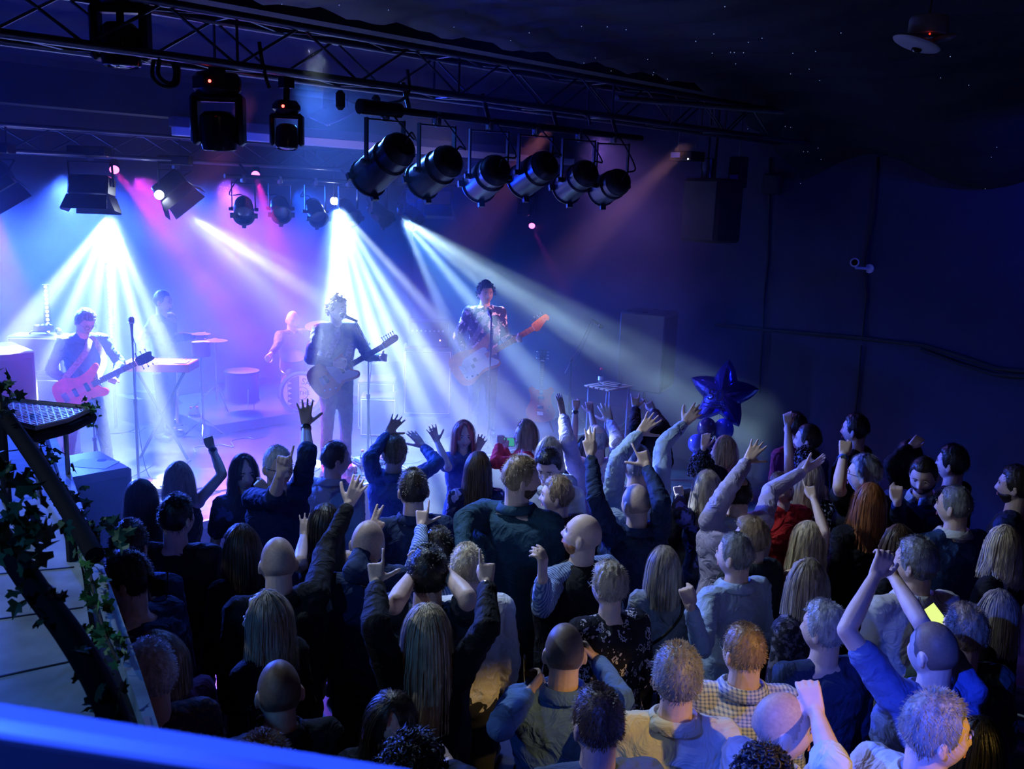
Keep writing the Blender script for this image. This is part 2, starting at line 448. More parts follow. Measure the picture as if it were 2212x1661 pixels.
# ceiling fan motor at top right
cf = Pd(2005, 60, 5.2)
ft = thing('ceiling_sensor', (cf.x, cf.y, 4.45), 'pale round motion sensor with tilted wings on a thin rod, top right of the ceiling', 'sensor')
MB().cyl(cf, (cf.x, cf.y, 4.5), .008, .008, 8).build('rod', ALU, ft)
MB().lathe([(.02, .07), (.095, .06), (.105, .04), (.105, -.035), (.10, -.04)], cf, n=28).build('housing', wm, ft)
tl = Matrix.Rotation(R(18), 3, Fw)
MB().ball(cf - V((0, 0, .085)) - Rt * .055, (.135, .135, .026), 24, 10, tl).build('wing', wm, ft)
MB().ball(cf - V((0, 0, .055)) + Rt * .09, (.075, .075, .020), 24, 10, Matrix.Rotation(R(-14), 3, Fw)).build('wing', wm, ft)
MB().ball(cf - V((0, 0, .115)) - Rt * .05, (.03, .03, .022), 14, 8).build('lens', mat('dark glass', (.005, .005, .008), .05), ft)
MB().ball(cf - V((0, 0, .07)) - Rt * .03 - Fw * .105, .006, 8, 6).build('indicator', glow('red led dim', (1, .05, .02), 1.2), ft)
# projection screen case above the stage
a_, b_ = PY(372, 290, 9.0), PY(1450, 372, 9.0)
L_ = b_.x - a_.x
sct = thing('projection_screen', (a_.x + L_ / 2, 9.0, 3.85), 'long pale projection screen case hung level across the back of the stage lights', 'screen')
MB().box((a_.x + L_ / 2, 9.0, 3.93), (L_, .16, .10), bev=.01).build('case', mat('screen case', (.05, .04, .09), .5), sct)
MB().box((a_.x + L_ / 2, 8.97, 3.84), (L_, .10, .085), bev=.006).build('roller_edge', mat('screen cloth', (.85, .8, .8), .8), sct)

# ------------------------------------------------------------ people
_tmp = bpy.data.scenes.new('workbench')
_tvl = _tmp.view_layers[0]
def remesh(mb, voxel, it=3, fac=.5):
    me = mb.mesh('tmp'); o = bpy.data.objects.new('tmp', me); _tmp.collection.objects.link(o)
    m = o.modifiers.new('r', 'REMESH'); m.mode = 'VOXEL'; m.voxel_size = voxel
    if it:
        s = o.modifiers.new('s', 'SMOOTH'); s.iterations = it; s.factor = fac
    _tvl.update()
    dg = _tvl.depsgraph
    ev = o.evaluated_get(dg)
    r = bpy.data.meshes.new_from_object(ev, depsgraph=dg)
    bpy.data.objects.remove(o); bpy.data.meshes.remove(me)
    r.materials.clear()
    return r
def frame(y, z):
    y = y.normalized(); z = z - y * z.dot(y)
    z = z.normalized() if z.length > 1e-5 else y.orthogonal().normalized()
    x = y.cross(z)
    return Matrix((x, y, z)).transposed()
def g(d2, s): return math.exp(-d2 / (2 * s * s))
_hd = []
def head_points():
    """unit adult head, x right, y forward, z up, centre of the skull at the origin"""
    if _hd: return _hd[0]
    n, m = 56, 40
    vs = []
    for j in range(m + 1):
        t = math.pi * j / m
        for k in range(n):
            q = 2 * math.pi * k / n
            if j in (0, m) and k: continue
            dx, dy, dz = math.sin(t) * math.cos(q), math.sin(t) * math.sin(q), math.cos(t)
            x, y, z = .077 * dx, .097 * dy, .116 * dz
            if dz < 0:
                u = -dz
                x *= 1 - .20 * u * u
                x *= 1.0 + .12 * u * (1 - u) * 2 * (dy > -.3)
                y *= (1 - .10 * u) if dy > 0 else (1 - .50 * u)
                y += .012 * u
            if dy > 0 and abs(dx) < .8:
                f = dy
                z_ = z; ax = abs(x)
                o = 0
                o += .005 * g((z_ - .028) ** 2, .010) * g(ax * ax, .04)
                o -= .010 * (g((ax - .031) ** 2 + (z_ - .004) ** 2, .013))
                o += .006 * g((ax - .046) ** 2 + (z_ + .022) ** 2, .017)
                nz = max(0.0, min(1.0, (.016 - z_) / .05)) if z_ > -.040 else max(0.0, 1 - (-.040 - z_) / .009)
                o += .027 * nz * g(ax * ax, .0085)
                o += .008 * g((z_ + .036) ** 2, .007) * g((ax - .013) ** 2, .006)
                o += .006 * g((z_ + .060) ** 2, .005) * g(ax * ax, .018)
                o += .006 * g((z_ + .073) ** 2, .005) * g(ax * ax, .016)
                o -= .004 * g((z_ + .0665) ** 2, .0035) * g(ax * ax, .02)
                o -= .005 * g((z_ + .085) ** 2, .007) * g(ax * ax, .02)
                o += .009 * g((z_ + .103) ** 2, .011) * g(ax * ax, .017)
                y += o * min(1, f * 1.6)
            vs.append(V((x, y, z)))
    fs = []
    def idx(j, k):
        if j == 0: return 0
        if j == m: return 1 + (m - 1) * n
        return 1 + (j - 1) * n + k % n
    for j in range(m):
        for k in range(n):
            a, b, c_, d = idx(j, k), idx(j, k + 1), idx(j + 1, k + 1), idx(j + 1, k)
            q = []
            for i in (a, b, c_, d):
                if i not in q: q.append(i)
            if len(q) > 2: fs.append(tuple(q))
    _hd.append((vs, fs)); return _hd[0]
HAND = {  # curls of (index, middle, ring, little), each three joint angles; spread; thumb out, thumb curl
    'open': ([(6, 8, 5)] * 4, 13, 55, 5), 'flat': ([(4, 4, 3)] * 4, 6, 40, 5), 'wave': ([(12, 14, 8), (10, 12, 8), (16, 16, 10), (22, 22, 12)], 10, 48, 12),
    'relax': ([(25, 30, 18), (32, 35, 20), (38, 38, 22), (44, 42, 24)], 3, 30, 20), 'fist': ([(80, 92, 55), (82, 95, 58), (84, 95, 58), (86, 95, 58)], 0, 12, 45),
    'point': ([(3, 5, 3), (78, 92, 55), (82, 95, 58), (84, 95, 58)], 1, 20, 45), 'pointthumb': ([(3, 5, 3), (70, 90, 55), (78, 95, 58), (80, 95, 58)], 1, 62, 4),
    'peace': ([(3, 4, 3), (3, 4, 3), (82, 92, 55), (84, 92, 55)], 8, 12, 50), 'three': ([(3, 4, 3), (4, 4, 3), (6, 6, 4), (80, 88, 50)], 9, 15, 45),
    'grip': ([(48, 52, 32), (50, 55, 34), (54, 57, 34), (58, 58, 36)], 1, 48, 38), 'rings': ([(18, 22, 12), (70, 85, 50), (70, 85, 50), (12, 16, 8)], 5, 50, 10),
    'claw': ([(30, 45, 25), (34, 48, 28), (38, 50, 28), (42, 52, 30)], 4, 45, 20),
}
def hand_mb(mb, wrist, ydir, zback, right, pose, sc=1.0, thick=1.0):
    Fr = frame(ydir, zback)
    x = -Fr.col[0] if right else Fr.col[0]          # towards the thumb
    x = x.copy(); y = Fr.col[1].copy(); z = Fr.col[2].copy()
    def P(a, b, c_): return wrist + (x * a + y * b + z * c_) * sc
    t = thick
    mb.cap2(P(0, -.01, 0), P(0, .012, 0), .0255 * sc, .026 * sc, 10)
    for bx, wx in ((-.028, .0145), (-.010, .0150), (.010, .0155), (.028, .0150)):
        mb.cap2(P(bx * .55, .014, 0), P(bx, .086, .002), .0150 * sc, .0118 * sc, 8)
    mb.cap2(P(.012, .016, -.004), P(.030, .052, -.010), .018 * sc, .0125 * sc, 8)
    curls, spread, tout, tcurl = HAND[pose]
    L4 = [(.076, .031), (.084, .0105), (.078, -.0105), (.062, -.031)]
    for i, (L, bx) in enumerate(L4):
        p = P(bx, .088, .003)
        sa = R(spread * (1.5 - i) / 1.5 * (1 if i != 3 else 1.3))
        dirx = x * math.sin(sa) + y * math.cos(sa)
        ang = 0; r = (.0092 - .0007 * (i == 3)) * sc * t
        for k, fr in enumerate((.44, .31, .25)):
            ang += R(curls[i][k])
            d = dirx * math.cos(ang) - z * math.sin(ang)
            q = p + d * (L * fr * sc)
            mb.cap2(p, q, r, r * .93, 8); r *= .93; p = q
    p = P(.026, .026, -.006); a0 = R(tout)
    d0 = (x * math.sin(a0) + y * math.cos(a0) - z * .25).normalized()
    d1 = (d0 * math.cos(R(tcurl)) + (y * .6 - x * .5 - z * .4).normalized() * math.sin(R(tcurl))).normalized()
    d2 = (d0 * math.cos(R(tcurl * 1.6)) + (y * .5 - x * .7 - z * .4).normalized() * math.sin(R(tcurl * 1.6))).normalized()
    q = p + d0 * .040 * sc; mb.cap2(p, q, .0145 * sc, .0118 * sc, 8)
    p = q; q = p + d1 * .030 * sc; mb.cap2(p, q, .0115 * sc, .0108 * sc, 8)
    p = q; q = p + d2 * .025 * sc; mb.cap2(p, q, .0108 * sc, .0095 * sc, 8)
    return x, y, z
def loft(mb, rings, n=20):
    """rings = (centre, right vec, fwd vec, half width, half depth)"""
    vs = []; m = len(rings)
    for (c_, rx, fy, a, b) in rings:
        for k in range(n):
            q = 2 * math.pi * k / n
            cx, sx = math.cos(q), math.sin(q)
            e = .85
            vs.append(c_ + rx * (a * math.copysign(abs(cx) ** e, cx)) + fy * (b * math.copysign(abs(sx) ** e, sx)))
    fs = [(i * n + k, i * n + (k + 1) % n, (i + 1) * n + (k + 1) % n, (i + 1) * n + k) for i in range(m - 1) for k in range(n)]
    fs += [tuple(range(n))[::-1], tuple((m - 1) * n + k for k in range(n))]
    mb.add(vs, fs)
def verts_np(me):
    a = np.empty(len(me.vertices) * 3); me.vertices.foreach_get('co', a); return a.reshape(-1, 3)
def norms_np(me):
    a = np.empty(len(me.vertices) * 3); me.vertex_normals.foreach_get('vector', a); return a.reshape(-1, 3)
def set_np(me, a):
    me.vertices.foreach_set('co', a.reshape(-1)); me.update()
def snoise(p, f, seed, octs=3):
    """cheap smooth noise from warped sines, about -1..1"""
    r = np.random.RandomState(seed); out = 0; amp = 1; tot = 0
    q = p * f
    for o in range(octs):
        d = r.normal(size=(3, 3)); ph = r.uniform(0, 6.28, 3)
        w_ = q @ d.T
        out = out + amp * np.sin(w_[:, 0] + 1.7 * np.sin(w_[:, 1] + ph[1]) + ph[0]) * np.cos(w_[:, 2] * .8 + ph[2]); tot += amp
        amp *= .55; q = q * 1.9
    return out / tot
def wrinkle(me, amp, seed, base=V((0, 0, 0))):
    p = verts_np(me); n = norms_np(me)
    q = p * np.array([1, 1, 1.0])
    a = snoise(q, 7.0, seed, 2); b = snoise(q + 3.3, 16.0, seed + 5, 2)
    c2 = snoise(q * np.array([1, 1, 2.2]) + 9.1, 13.0, seed + 11, 2)
    ridge = (1 - np.abs(b)) ** 3 * .7 + (1 - np.abs(c2)) ** 4 * .6
    set_np(me, p + n * ((a * .7 + ridge * 1.1 - .4) * amp)[:, None])

SKINS = {'fair': (.80, .55, .44), 'tan': (.66, .42, .31), 'pink': (.84, .52, .42), 'warm': (.72, .48, .36)}
HAIRC = {'black': (.012, .011, .013), 'dark': (.035, .025, .02), 'brown': (.11, .065, .04), 'light': (.34, .23, .13), 'blond': (.72, .55, .34), 'grey': (.42, .42, .43),
         'white': (.78, .78, .78), 'ginger': (.45, .17, .05), 'auburn': (.38, .13, .04), 'ash': (.45, .37, .28), 'salt': (.24, .24, .25), 'red': (.40, .07, .06), 'stubble': (.52, .36, .29), 'darkstub': (.20, .14, .115)}
def hair_mat(c_):
    if 'stub' in c_: return mat('hair ' + c_, HAIRC[c_], .5, var=.12, vscale=90, spec=.4)
    return mat('hair ' + c_, HAIRC[c_], .42, bump=.6, bscale=60, var=.45, vscale=55, spec=.55, stretch=(1, 1, .18))
def skin_mat(c_):
    return mat('skin ' + c_, SKINS[c_], .48, bump=.12, bscale=70, var=.08, vscale=18, spec=.45)

def scalp(kind, thick, seed, cut=None):
    """short hair: shell over the skull where hair grows, with standing blades"""
    vs, fs = head_points()
    P = np.array([list(v) for v in vs])
    nrm = P / np.linalg.norm(P / np.array([.077, .097, .116]) * np.array([1, 1, 1]), axis=1)[:, None]
    nn = P / np.array([.077 ** 2, .097 ** 2, .116 ** 2]); nn /= np.linalg.norm(nn, axis=1)[:, None]
    x, y, z = P[:, 0], P[:, 1], P[:, 2]
    # hairline: high in front, behind the ears, down to the nape
    line = np.where(y > .0, .008 + .058 * np.clip(y / .08, 0, 1) ** .8, .008 - .085 * np.clip(-y / .05, 0, 1))
    if kind == 'receding': line = np.where(y > .0, .02 + .085 * np.clip(y / .055, 0, 1), line)
    line = line - .040 * np.clip((np.abs(x) - .052) / .016, 0, 1) * np.clip((.050 - y) / .02, 0, 1) * (y > -.01)
    line = line + .012 * np.clip((np.abs(x) - .022) / .02, 0, 1) * np.clip((.062 - np.abs(x)) / .012, 0, 1) * (y > .03)
    k = np.clip((z - line) / .030, 0, 1) ** .8
    k = np.where(z > line, np.maximum(k, .12), 0)
    if kind == 'fringe':  # bald on top
        k = k * np.clip((.030 - z - .25 * np.clip(y, -.2, .02)) / .02, 0, 1) * np.clip((.045 - y) / .02, 0, 1)
    if kind == 'thin':
        r_ = np.sqrt((x / .05) ** 2 + ((y + .035) / .05) ** 2)
        k = k * np.clip((r_ - .75) / .5 + (z < .05) * 2, 0, 1)
    return P, nn, k
def crop_hair(mb, c, Rm, kind, thick, seed, blades=900, blen=.016, curl=0.0):
    P, nn, k = scalp(kind, thick, seed)
    nz = snoise(P, 60.0, seed, 2) * .35 + snoise(P, 150., seed + 9, 1) * (.25 + curl)
    d = np.where(k > 0, thick * k * (1 + nz * .6), -.006)
    top = np.clip(P[:, 2] / .1, 0, 1)
    if kind in ('crop', 'quiff', 'mop'): d = d * (1 + top * (.9 if kind != 'quiff' else 1.6))
    if kind == 'quiff': d = d + np.where(k > 0, .025 * np.clip(P[:, 1] / .08, 0, 1) * top, 0)
    Q = P + nn * d[:, None]
    M = np.array(Rm); W = Q @ M.T + np.array(c)
    vs, fs = head_points()
    keep = [f for f in fs if max(k[i] for i in f) > .02]
    used = sorted(set(i for f in keep for i in f)); mp = {i: j for j, i in enumerate(used)}
    mb.add([W[i] for i in used], [tuple(mp[i] for i in f) for f in keep])
    if blades and len(used):
        r = random.Random(seed); cand = [i for i in used if k[i] > .5]
        wn = nn @ M.T
        for _ in range(blades):
            i = r.choice(cand); p = V(W[i]); n = V(wn[i])
            j = V((r.gauss(0, 1), r.gauss(0, 1), r.gauss(0, 1)))
            tang = (V(M @ np.array([0, .35, -1.0])) if not curl else j)
            tang = (tang - n * tang.dot(n)); tang = tang.normalized() if tang.length > 1e-4 else n.orthogonal()
            p = p + (j - n * j.dot(n)) * .0045
            e = p + n * (blen * .45) + tang * blen * r.uniform(.5, 1.1) + j * blen * (.18 + curl)
            s_ = n.cross(e - p).normalized() * .0011
            b = p - n * .003
            mid = (p + e) * .5 + n * blen * .2
            mb.add([b - s_, b + s_, mid + s_ * .8, mid - s_ * .8, e], [(0, 1, 2, 3), (3, 2, 4)])
def long_hair(mb, c, Rm, length, seed, vol=1.0, wave=.0, part=0.0, blades=700, bob=False):
    """locks running from the parting over the skull, then falling"""
    r = random.Random(seed)
    M = Rm
    down = V((0, 0, -1))
    def lock(phi, start, rad, L, n=8, flat=.55, off=0.0):
        # phi: direction round the head, 0 = right, 90 = front
        pts = []; a = R(phi); ex, ey = .084 * vol, .104 * vol
        steps = 7
        zend = -.02 if not bob else -.05
        front = max(0.0, math.sin(a))
        for i in range(steps):
            t = start + (1 - start) * i / (steps - 1)
            el = (1 - t) * math.pi / 2
            sx = part * (1 - t)
            p = V((ex * math.cos(a) * math.cos(el) + sx, ey * math.sin(a) * math.cos(el) * (1 if math.sin(a) < 0 else .95) , .124 * vol * math.sin(el) + (zend * t * t)))
            p = p * (1 + off)
            pts.append(c + M @ p)
        p0 = pts[-1]; out = (M @ V((math.cos(a), math.sin(a), 0))); out.z = 0
        k = max(2, int(L / .05)); ph = r.uniform(0, 6.28)
        for i in range(1, k + 1):
            s_ = L * i / k
            inw = -.25 if bob and i > k * .5 else .03
            p = p0 + down * s_ + out * (.012 * math.sin(min(1, i / 3) * 1.57) + inw * .03 * i / k) + V((math.sin(ph + s_ * 38), math.cos(ph + s_ * 33), 0)) * wave * .014 * min(1, i / 2)
            pts.append(p)
        m = len(pts)
        rr = [rad * min(1, .5 + j * .25) * (1.0 if j < m - 2 else (.75 if j == m - 2 else .25)) for j in range(m)]
        mb.tube(pts, rr, n, flat=flat)
        return pts
    base = []
    phis = [x for x in range(-215, 36, 9)]
    for ph in phis:
        Lf = length * (1 if -170 < ph < -10 else .85) * r.uniform(.93, 1.05)
        base.append(lock(ph + r.uniform(-3, 3), r.uniform(.0, .1), .0165 * vol, Lf, 8, .8))
    for ph in (36, 46, 56, 124, 134, 144):
        lock(ph, .05, .013, .01 if not bob else .02, 6, .6)
    if mb.v:
        sub = remesh(mb, .008, 2, .5)
        vv = [v.co.copy() for v in sub.vertices]; ff = [tuple(p.vertices) for p in sub.polygons]; bpy.data.meshes.remove(sub)
        mb.v = []; mb.f = []; mb.add(vv, ff)
    # fine strands
    for _ in range(blades):
        pts = r.choice(base); o_ = V((r.gauss(0, 1), r.gauss(0, 1), r.gauss(0, .3)))
        o_ = o_.normalized() * .0165 * vol
        P2 = []; drift = V((r.gauss(0, 1), r.gauss(0, 1), 0)) * .006
        for j, p in enumerate(pts):
            cc = (p - c); out = V((cc.x, cc.y, max(0, cc.z)))
            out = out.normalized() if out.length > 1e-5 else V((0, 0, 1))
            P2.append(p + out * .012 + o_ * .8 + drift * j / len(pts))
        wd = .0013
        vs = []; 
        for j, p in enumerate(P2):
            t = (P2[min(j + 1, len(P2) - 1)] - P2[max(0, j - 1)]).normalized()
            s_ = t.cross(p - c); s_ = s_.normalized() * wd if s_.length > 1e-6 else V((wd, 0, 0))
            vs += [p - s_, p + s_]
        mb.add(vs, [(2 * j, 2 * j + 1, 2 * j + 3, 2 * j + 2) for j in range(len(P2) - 1)])
    return base

def ik(S, ex, ey, wx, wy, L1, L2, m1, m2):
    """elbow and wrist in space from their pixels; m = 'n' nearer the camera, 'f' farther, 'm' level with the joint"""
    def reach(O, px, py, L, mode):
        d = ray(px, py).normalized(); oc = CAM - O
        b = oc.dot(d); cc = oc.dot(oc) - L * L; disc = b * b - cc
        if disc < 0 or mode == 'm':
            t = -b; p = CAM + d * t
            q = (p - O); return O + q.normalized() * L if disc < 0 else O + q.normalized() * L
        t = -b - math.sqrt(disc) if mode == 'n' else -b + math.sqrt(disc)
        return CAM + d * t
    E = reach(S, ex, ey, L1, m1); W_ = reach(E, wx, wy, L2, m2)
    return E, W_

CROWD = 'people in the crowd'
pinfo = []
def smooth_pts(pts, k=5):
    out = []
    for i in range(len(pts) - 1):
        p0 = pts[max(0, i - 1)]; p1 = pts[i]; p2 = pts[i + 1]; p3 = pts[min(len(pts) - 1, i + 2)]
        for j in range(k):
            t = j / k
            out.append(.5 * ((2 * p1) + (p2 - p0) * t + (2 * p0 - 5 * p1 + 4 * p2 - p3) * t * t + (3 * p1 - p0 - 3 * p2 + p3) * t ** 3))
    return out + [pts[-1]]
def person(label, hx, hy, H=1.75, yaw=-45, hyaw=None, pitch=0, roll=0, hair=('crop', 'brown'), top=None, sleeve='long', arms=None, base=0.0, build=1.0, fem=False,
           skin='fair', trousers=None, collar=None, watch=None, glasses=False, beard=None, face=False, group=CROWD, vox=.0062, lean=(0, 0), legs=True, extra=None, shoes=None,
           sit=False, open_neck=False, skirt=False, headz=None, tuck=0, feet=None, seed=None, legless=False, vest=None, strap=None):
    seed = seed if seed is not None else len(pinfo) * 13 + 5
    r = random.Random(seed)
    k = H / 1.75; hk = .5 + .5 * k
    if fem: hk *= .95
    hc = Pz(hx, hy, base + (H if headz is None else headz)) - V((0, 0, .118 * hk))
    view = V((ray(hx, hy).x, ray(hx, hy).y, 0)).normalized()
    def dirn(a):  # a: 0 away from the camera, 90 to the right of the picture, -90 left, 180 to the camera
        return Matrix.Rotation(R(-a), 3, 'Z') @ view
    bf = dirn(yaw); br = bf.cross(V((0, 0, 1)))
    if hyaw is None: hyaw = yaw
    hf = dirn(hyaw)
    Rh = frame(hf, V((0, 0, 1)))
    Rm = Rh @ Matrix.Rotation(R(pitch), 3, 'X') @ Matrix.Rotation(R(roll), 3, 'Y')
    ln = V((0, 0, 0)) + br * lean[0] + bf * lean[1]     # how far the head leans out over the hips
    nb = hc + Rm @ V((0, -.012, -.085)) * hk + V((0, 0, -.075 * k)) - ln * .12   # base of the neck
    foot = V((nb.x, nb.y, base)) - ln
    hip = V((foot.x, foot.y, base + (.93 * k if not sit else .55))) 
    root = thing('person', (foot.x, foot.y, base), label, 'person', group)
    bw = build * (.90 if fem else 1.0)
    mb = MB()
    # head and neck
    hv, hfc = head_points()
    fs_ = .93 if fem else 1.0
    mb.add([hc + Rm @ (p * hk * fs_) for p in hv], hfc)
    for s_ in (-1, 1):
        e = hc + Rm @ (V((s_ * .080, -.008, -.014)) * hk * fs_)
        er = Rm @ Matrix.Rotation(R(s_ * 22), 3, 'Z') @ Matrix.Rotation(R(-12), 3, 'X')
        mb.ball(e, (.0085 * hk, .019 * hk, .033 * hk), 10, 8, er)
        mb.ball(e + Rm @ V((s_ * .004, -.010, .006)), (.006 * hk, .013 * hk, .026 * hk), 8, 6, er)
    nr = .058 * hk * (.84 if fem else 1.0) * (.6 + .4 * build)
    ht = hc + Rm @ (V((0, -.020, -.045)) * hk)
    mb.cap2(nb - V((0, 0, .03)), ht, nr * 1.08, nr * .95, 16)
    # torso
    sp = (nb - hip)
    def at(t): return hip + sp * t
    up = sp.normalized(); fyv = (bf - up * bf.dot(up)).normalized(); rxv = fyv.cross(up)
    def ring(t, a, b, f=0): return (at(t) + fyv * f, rxv, fyv, a * k * bw, b * k * bw)
    if fem:
        prof = [(-.14, .10, .08, 0), (-.06, .165, .11, 0), (.08, .17, .112, 0), (.28, .135, .092, 0), (.42, .128, .09, .0), (.62, .150, .115, .018), (.78, .155, .105, .008), (.90, .135, .080, 0), (.97, .085, .062, -.004), (1.02, .05, .05, 0)]
    else:
        prof = [(-.14, .10, .08, 0), (-.06, .155, .105, 0), (.08, .160, .11, 0), (.28, .150, .105, .004), (.42, .158, .108, .006), (.62, .178, .118, .010), (.78, .188, .112, .004), (.90, .165, .085, 0), (.97, .10, .068, -.004), (1.02, .06, .055, 0)]
    body_rings = [ring(t, a * .93, b * .93, f) for (t, a, b, f) in prof]
    loft(mb, body_rings, 20)
    cl = MB()
    grow = .010
    loft(cl, [ring(t, a + grow, b + grow * (1.2 + (build > 1.1)), f) for (t, a, b, f) in prof[1:] if t < .95] + [ring(.955, .088, .070, -.004), ring(.985, .058, .055, -.006)] , 24)
    # arms
    arms = arms or {}
    L1, L2 = .295 * k * (.95 if fem else 1), .262 * k * (.95 if fem else 1)
    hands = {}
    for side in ('L', 'R'):
        sg = -1 if side == 'L' else 1
        spec = arms.get(side)
        sw = (.176 if not fem else .148) * k * (.7 + .3 * bw)
        S = at(.90) + rxv * (sg * sw)
        if spec is None:
            E = S + V((0, 0, -L1 * .97)) + rxv * sg * .05 + bf * -.02
            W_ = E + V((0, 0, -L2 * .93)) + bf * .10 + rxv * sg * .0
            pose = 'relax'; roll_ = 90 * sg; bend = 0
        elif spec[0] == 'bent':       # forearm forward at waist height
            E = S + V((0, 0, -L1 * .93)) + rxv * sg * .08 + bf * .02
            W_ = E + (bf * .8 - rxv * sg * .45 + V((0, 0, .25))).normalized() * L2
            pose = spec[1] if len(spec) > 1 else 'relax'; roll_ = 80 * sg; bend = 0
        else:
            ex, ey, wx, wy, pose = spec[:5]; modes = spec[5] if len(spec) > 5 else 'ff'; roll_ = spec[6] if len(spec) > 6 else 0; bend = spec[7] if len(spec) > 7 else None
            ue = Pz(ex, ey, S.z)
            # raised arms lift the shoulder
            x0, y0, _ = proj(S)
            if ey < y0 - 10: S = S + V((0, 0, .045)) - rxv * sg * .020
            E, W_ = ik(S, ex, ey, wx, wy, L1, L2, modes[0], modes[1])
        hd = (W_ - E).normalized()
        if spec is not None and spec[0] != 'bent' and len(spec) > 8:   # fingertip pixel
            tx, ty = spec[8]
            _, _, dd = proj(W_); tp = Pd(tx, ty, dd + (spec[9] if len(spec) > 9 else 0))
            hd = (tp - W_).normalized()
        else:
            vv_ = (W_ - CAM).normalized(); q_ = hd - vv_ * hd.dot(vv_) * (.8 if spec is not None and spec[0] != 'bent' and base == 0 else 0)
            hd = q_.normalized() if q_.length > .25 else hd
        toc = (CAM - W_).normalized()
        Fr = frame(hd, toc); zb = Matrix.Rotation(R(roll_), 3, hd) @ Fr.col[2]
        hs = .96 * k * (.92 if fem else 1.03)
        am = .92 if fem else 1.0
        mb.cap2(S, E, .047 * k * am * (.6 + .4 * build), .037 * k * am, 12)
        mid = E.lerp(W_, .33)
        mb.cap2(E, mid, .037 * k * am, .039 * k * am, 12); mb.cap2(mid, W_, .039 * k * am, .025 * k * am, 12)
        mb.cap2(at(.92) + rxv * sg * .03, S, .05 * k, .052 * k * (.7 + .3 * build), 12)
        hx_ = hand_mb(mb, W_, hd, zb, side == 'R', pose, hs)
        hands[side] = (W_, hd, zb, hx_[0], hs, S, E)
        # sleeves
        if sleeve != 'none':
            q = grow + .004
            cl.cap2(at(.93) + rxv * sg * .03, S, .055 * k + q * .6, .056 * k * (.7 + .3 * build) + q, 12)
            if sleeve == 'short':
                e2 = S.lerp(E, .62)
                cl.cap2(S, e2, .050 * k * (.6 + .4 * build) + q, .050 * k + q, 12)
            elif sleeve == 'rolled':
                cl.cap2(S, E, .050 * k * (.6 + .4 * build) + q, .042 * k + q, 12); cl.cap2(E, E.lerp(W_, .18), .042 * k + q, .044 * k + q, 12)
            else:
                cl.cap2(S, E, .050 * k * (.6 + .4 * build) + q, .040 * k + q, 12)
                w2 = W_ - (W_ - E).normalized() * .03
                cl.cap2(E, w2, .040 * k + q, .028 * k + q * .8, 12)
    if not legs: pass
    vx = vox
    bme = remesh(mb, vx, 2, .5)
    obj('body', bme, skin_mat(skin), root)
    # beard on the lower face
    if top is not None:
        cme = remesh(cl, .012, 3, .5)
        wrinkle(cme, .0072, seed)
        obj('shirt' if not fem else 'top', cme, top, root)
    if vest is not None:
        vb = MB(); loft(vb, [ring(t, a + .032, b + .040, f) for (t, a, b, f) in prof[1:] if t < .88] + [ring(.91, .165, .118, -.002), ring(.97, .115, .098, -.006), ring(1.03, .068, .068, -.008)], 24)
        vm_ = remesh(vb, .013, 3, .5); wrinkle(vm_, .006, seed + 2); obj('gilet', vm_, vest, root)
    if strap is not None:
        sg = strap
        MB().tube(smooth_pts([at(.30) + rxv * sg * -.17 - fyv * .06, at(.45) + rxv * sg * -.10 - fyv * .125, at(.65) + rxv * sg * .0 - fyv * .145, at(.85) + rxv * sg * .075 - fyv * .125, at(.985) + rxv * sg * .095 - fyv * .045, at(.96) + rxv * sg * .09 + fyv * .06]), .008, 6).build('bag_strap', DARK, root)
    if collar is not None:
        cb = MB(); nn_ = 26; rr = nr * 1.28
        cup = (ht - nb).normalized()
        cf = (bf - cup * bf.dot(cup)).normalized(); cr = cf.cross(cup)
        vs = []
        for (h, ro_) in ((-.035, 1.12), (.012, 1.0), (.030, 1.04), (.024, 1.14), (-.010, 1.42)):
            for i in range(nn_):
                q = R(100 + 340 * i / (nn_ - 1))
                droop = -.035 * (1 - min(1, abs((q - R(270)) / R(170)) * -1 + 1)) if h > -.03 else 0
                dd = abs(q - R(270)) / R(170)
                vs.append(nb + cup * (h + .012 - .03 * dd ** 2) + cr * (math.cos(q) * rr * ro_) + cf * (math.sin(q) * rr * ro_ + .0))
        m5 = 5
        fs2 = [(a * nn_ + i, a * nn_ + i + 1, (a + 1) * nn_ + i + 1, (a + 1) * nn_ + i) for a in range(m5 - 1) for i in range(nn_ - 1)]
        cb.add(vs, fs2)
        co = cb.build('collar', collar, root, fix=False)
        sm = co.modifiers.new('t', 'SOLIDIFY'); sm.thickness = .003
    # lower body
    lb = MB()
    tm = trousers or mat('dark trousers', (.02, .022, .035), .8, bump=.3, bscale=12)
    if sit:
        kn = []
        for sg in (-1, 1):
            h0 = hip + rxv * sg * .09; kk = h0 + bf * .42 + rxv * sg * .16 + V((0, 0, .02)); an = V((kk.x, kk.y, base + .09)) + bf * .02
            lb.cap2(h0, kk, .088, .062, 12); lb.cap2(kk, an, .060, .045, 12)
        lb.ball(hip, (.17, .15, .12))
    elif skirt:
        for t_, a, b in (): pass
        hz_ = hip.z
        loft(lb, [(V((hip.x, hip.y, hip.z + .12 * k)), rxv, bf, .15 * bw, .11 * bw), (V((hip.x, hip.y, hip.z - .02)), rxv, bf, .19 * bw, .14 * bw), (V((foot.x, foot.y, base + .62)), rxv, bf, .22, .18), (V((foot.x, foot.y, base + .45)), rxv, bf, .23, .19)], 24)
        lb2 = MB()
        for sg in (-1, 1): lb2.cap2(V((foot.x, foot.y, base + .55)) + rxv * sg * .09, V((foot.x, foot.y, base + .10)) + rxv * sg * .1, .055, .035, 10)
        lb2.build('leg', skin_mat(skin), root)
    else:
        sp_ = .11 if feet is None else feet
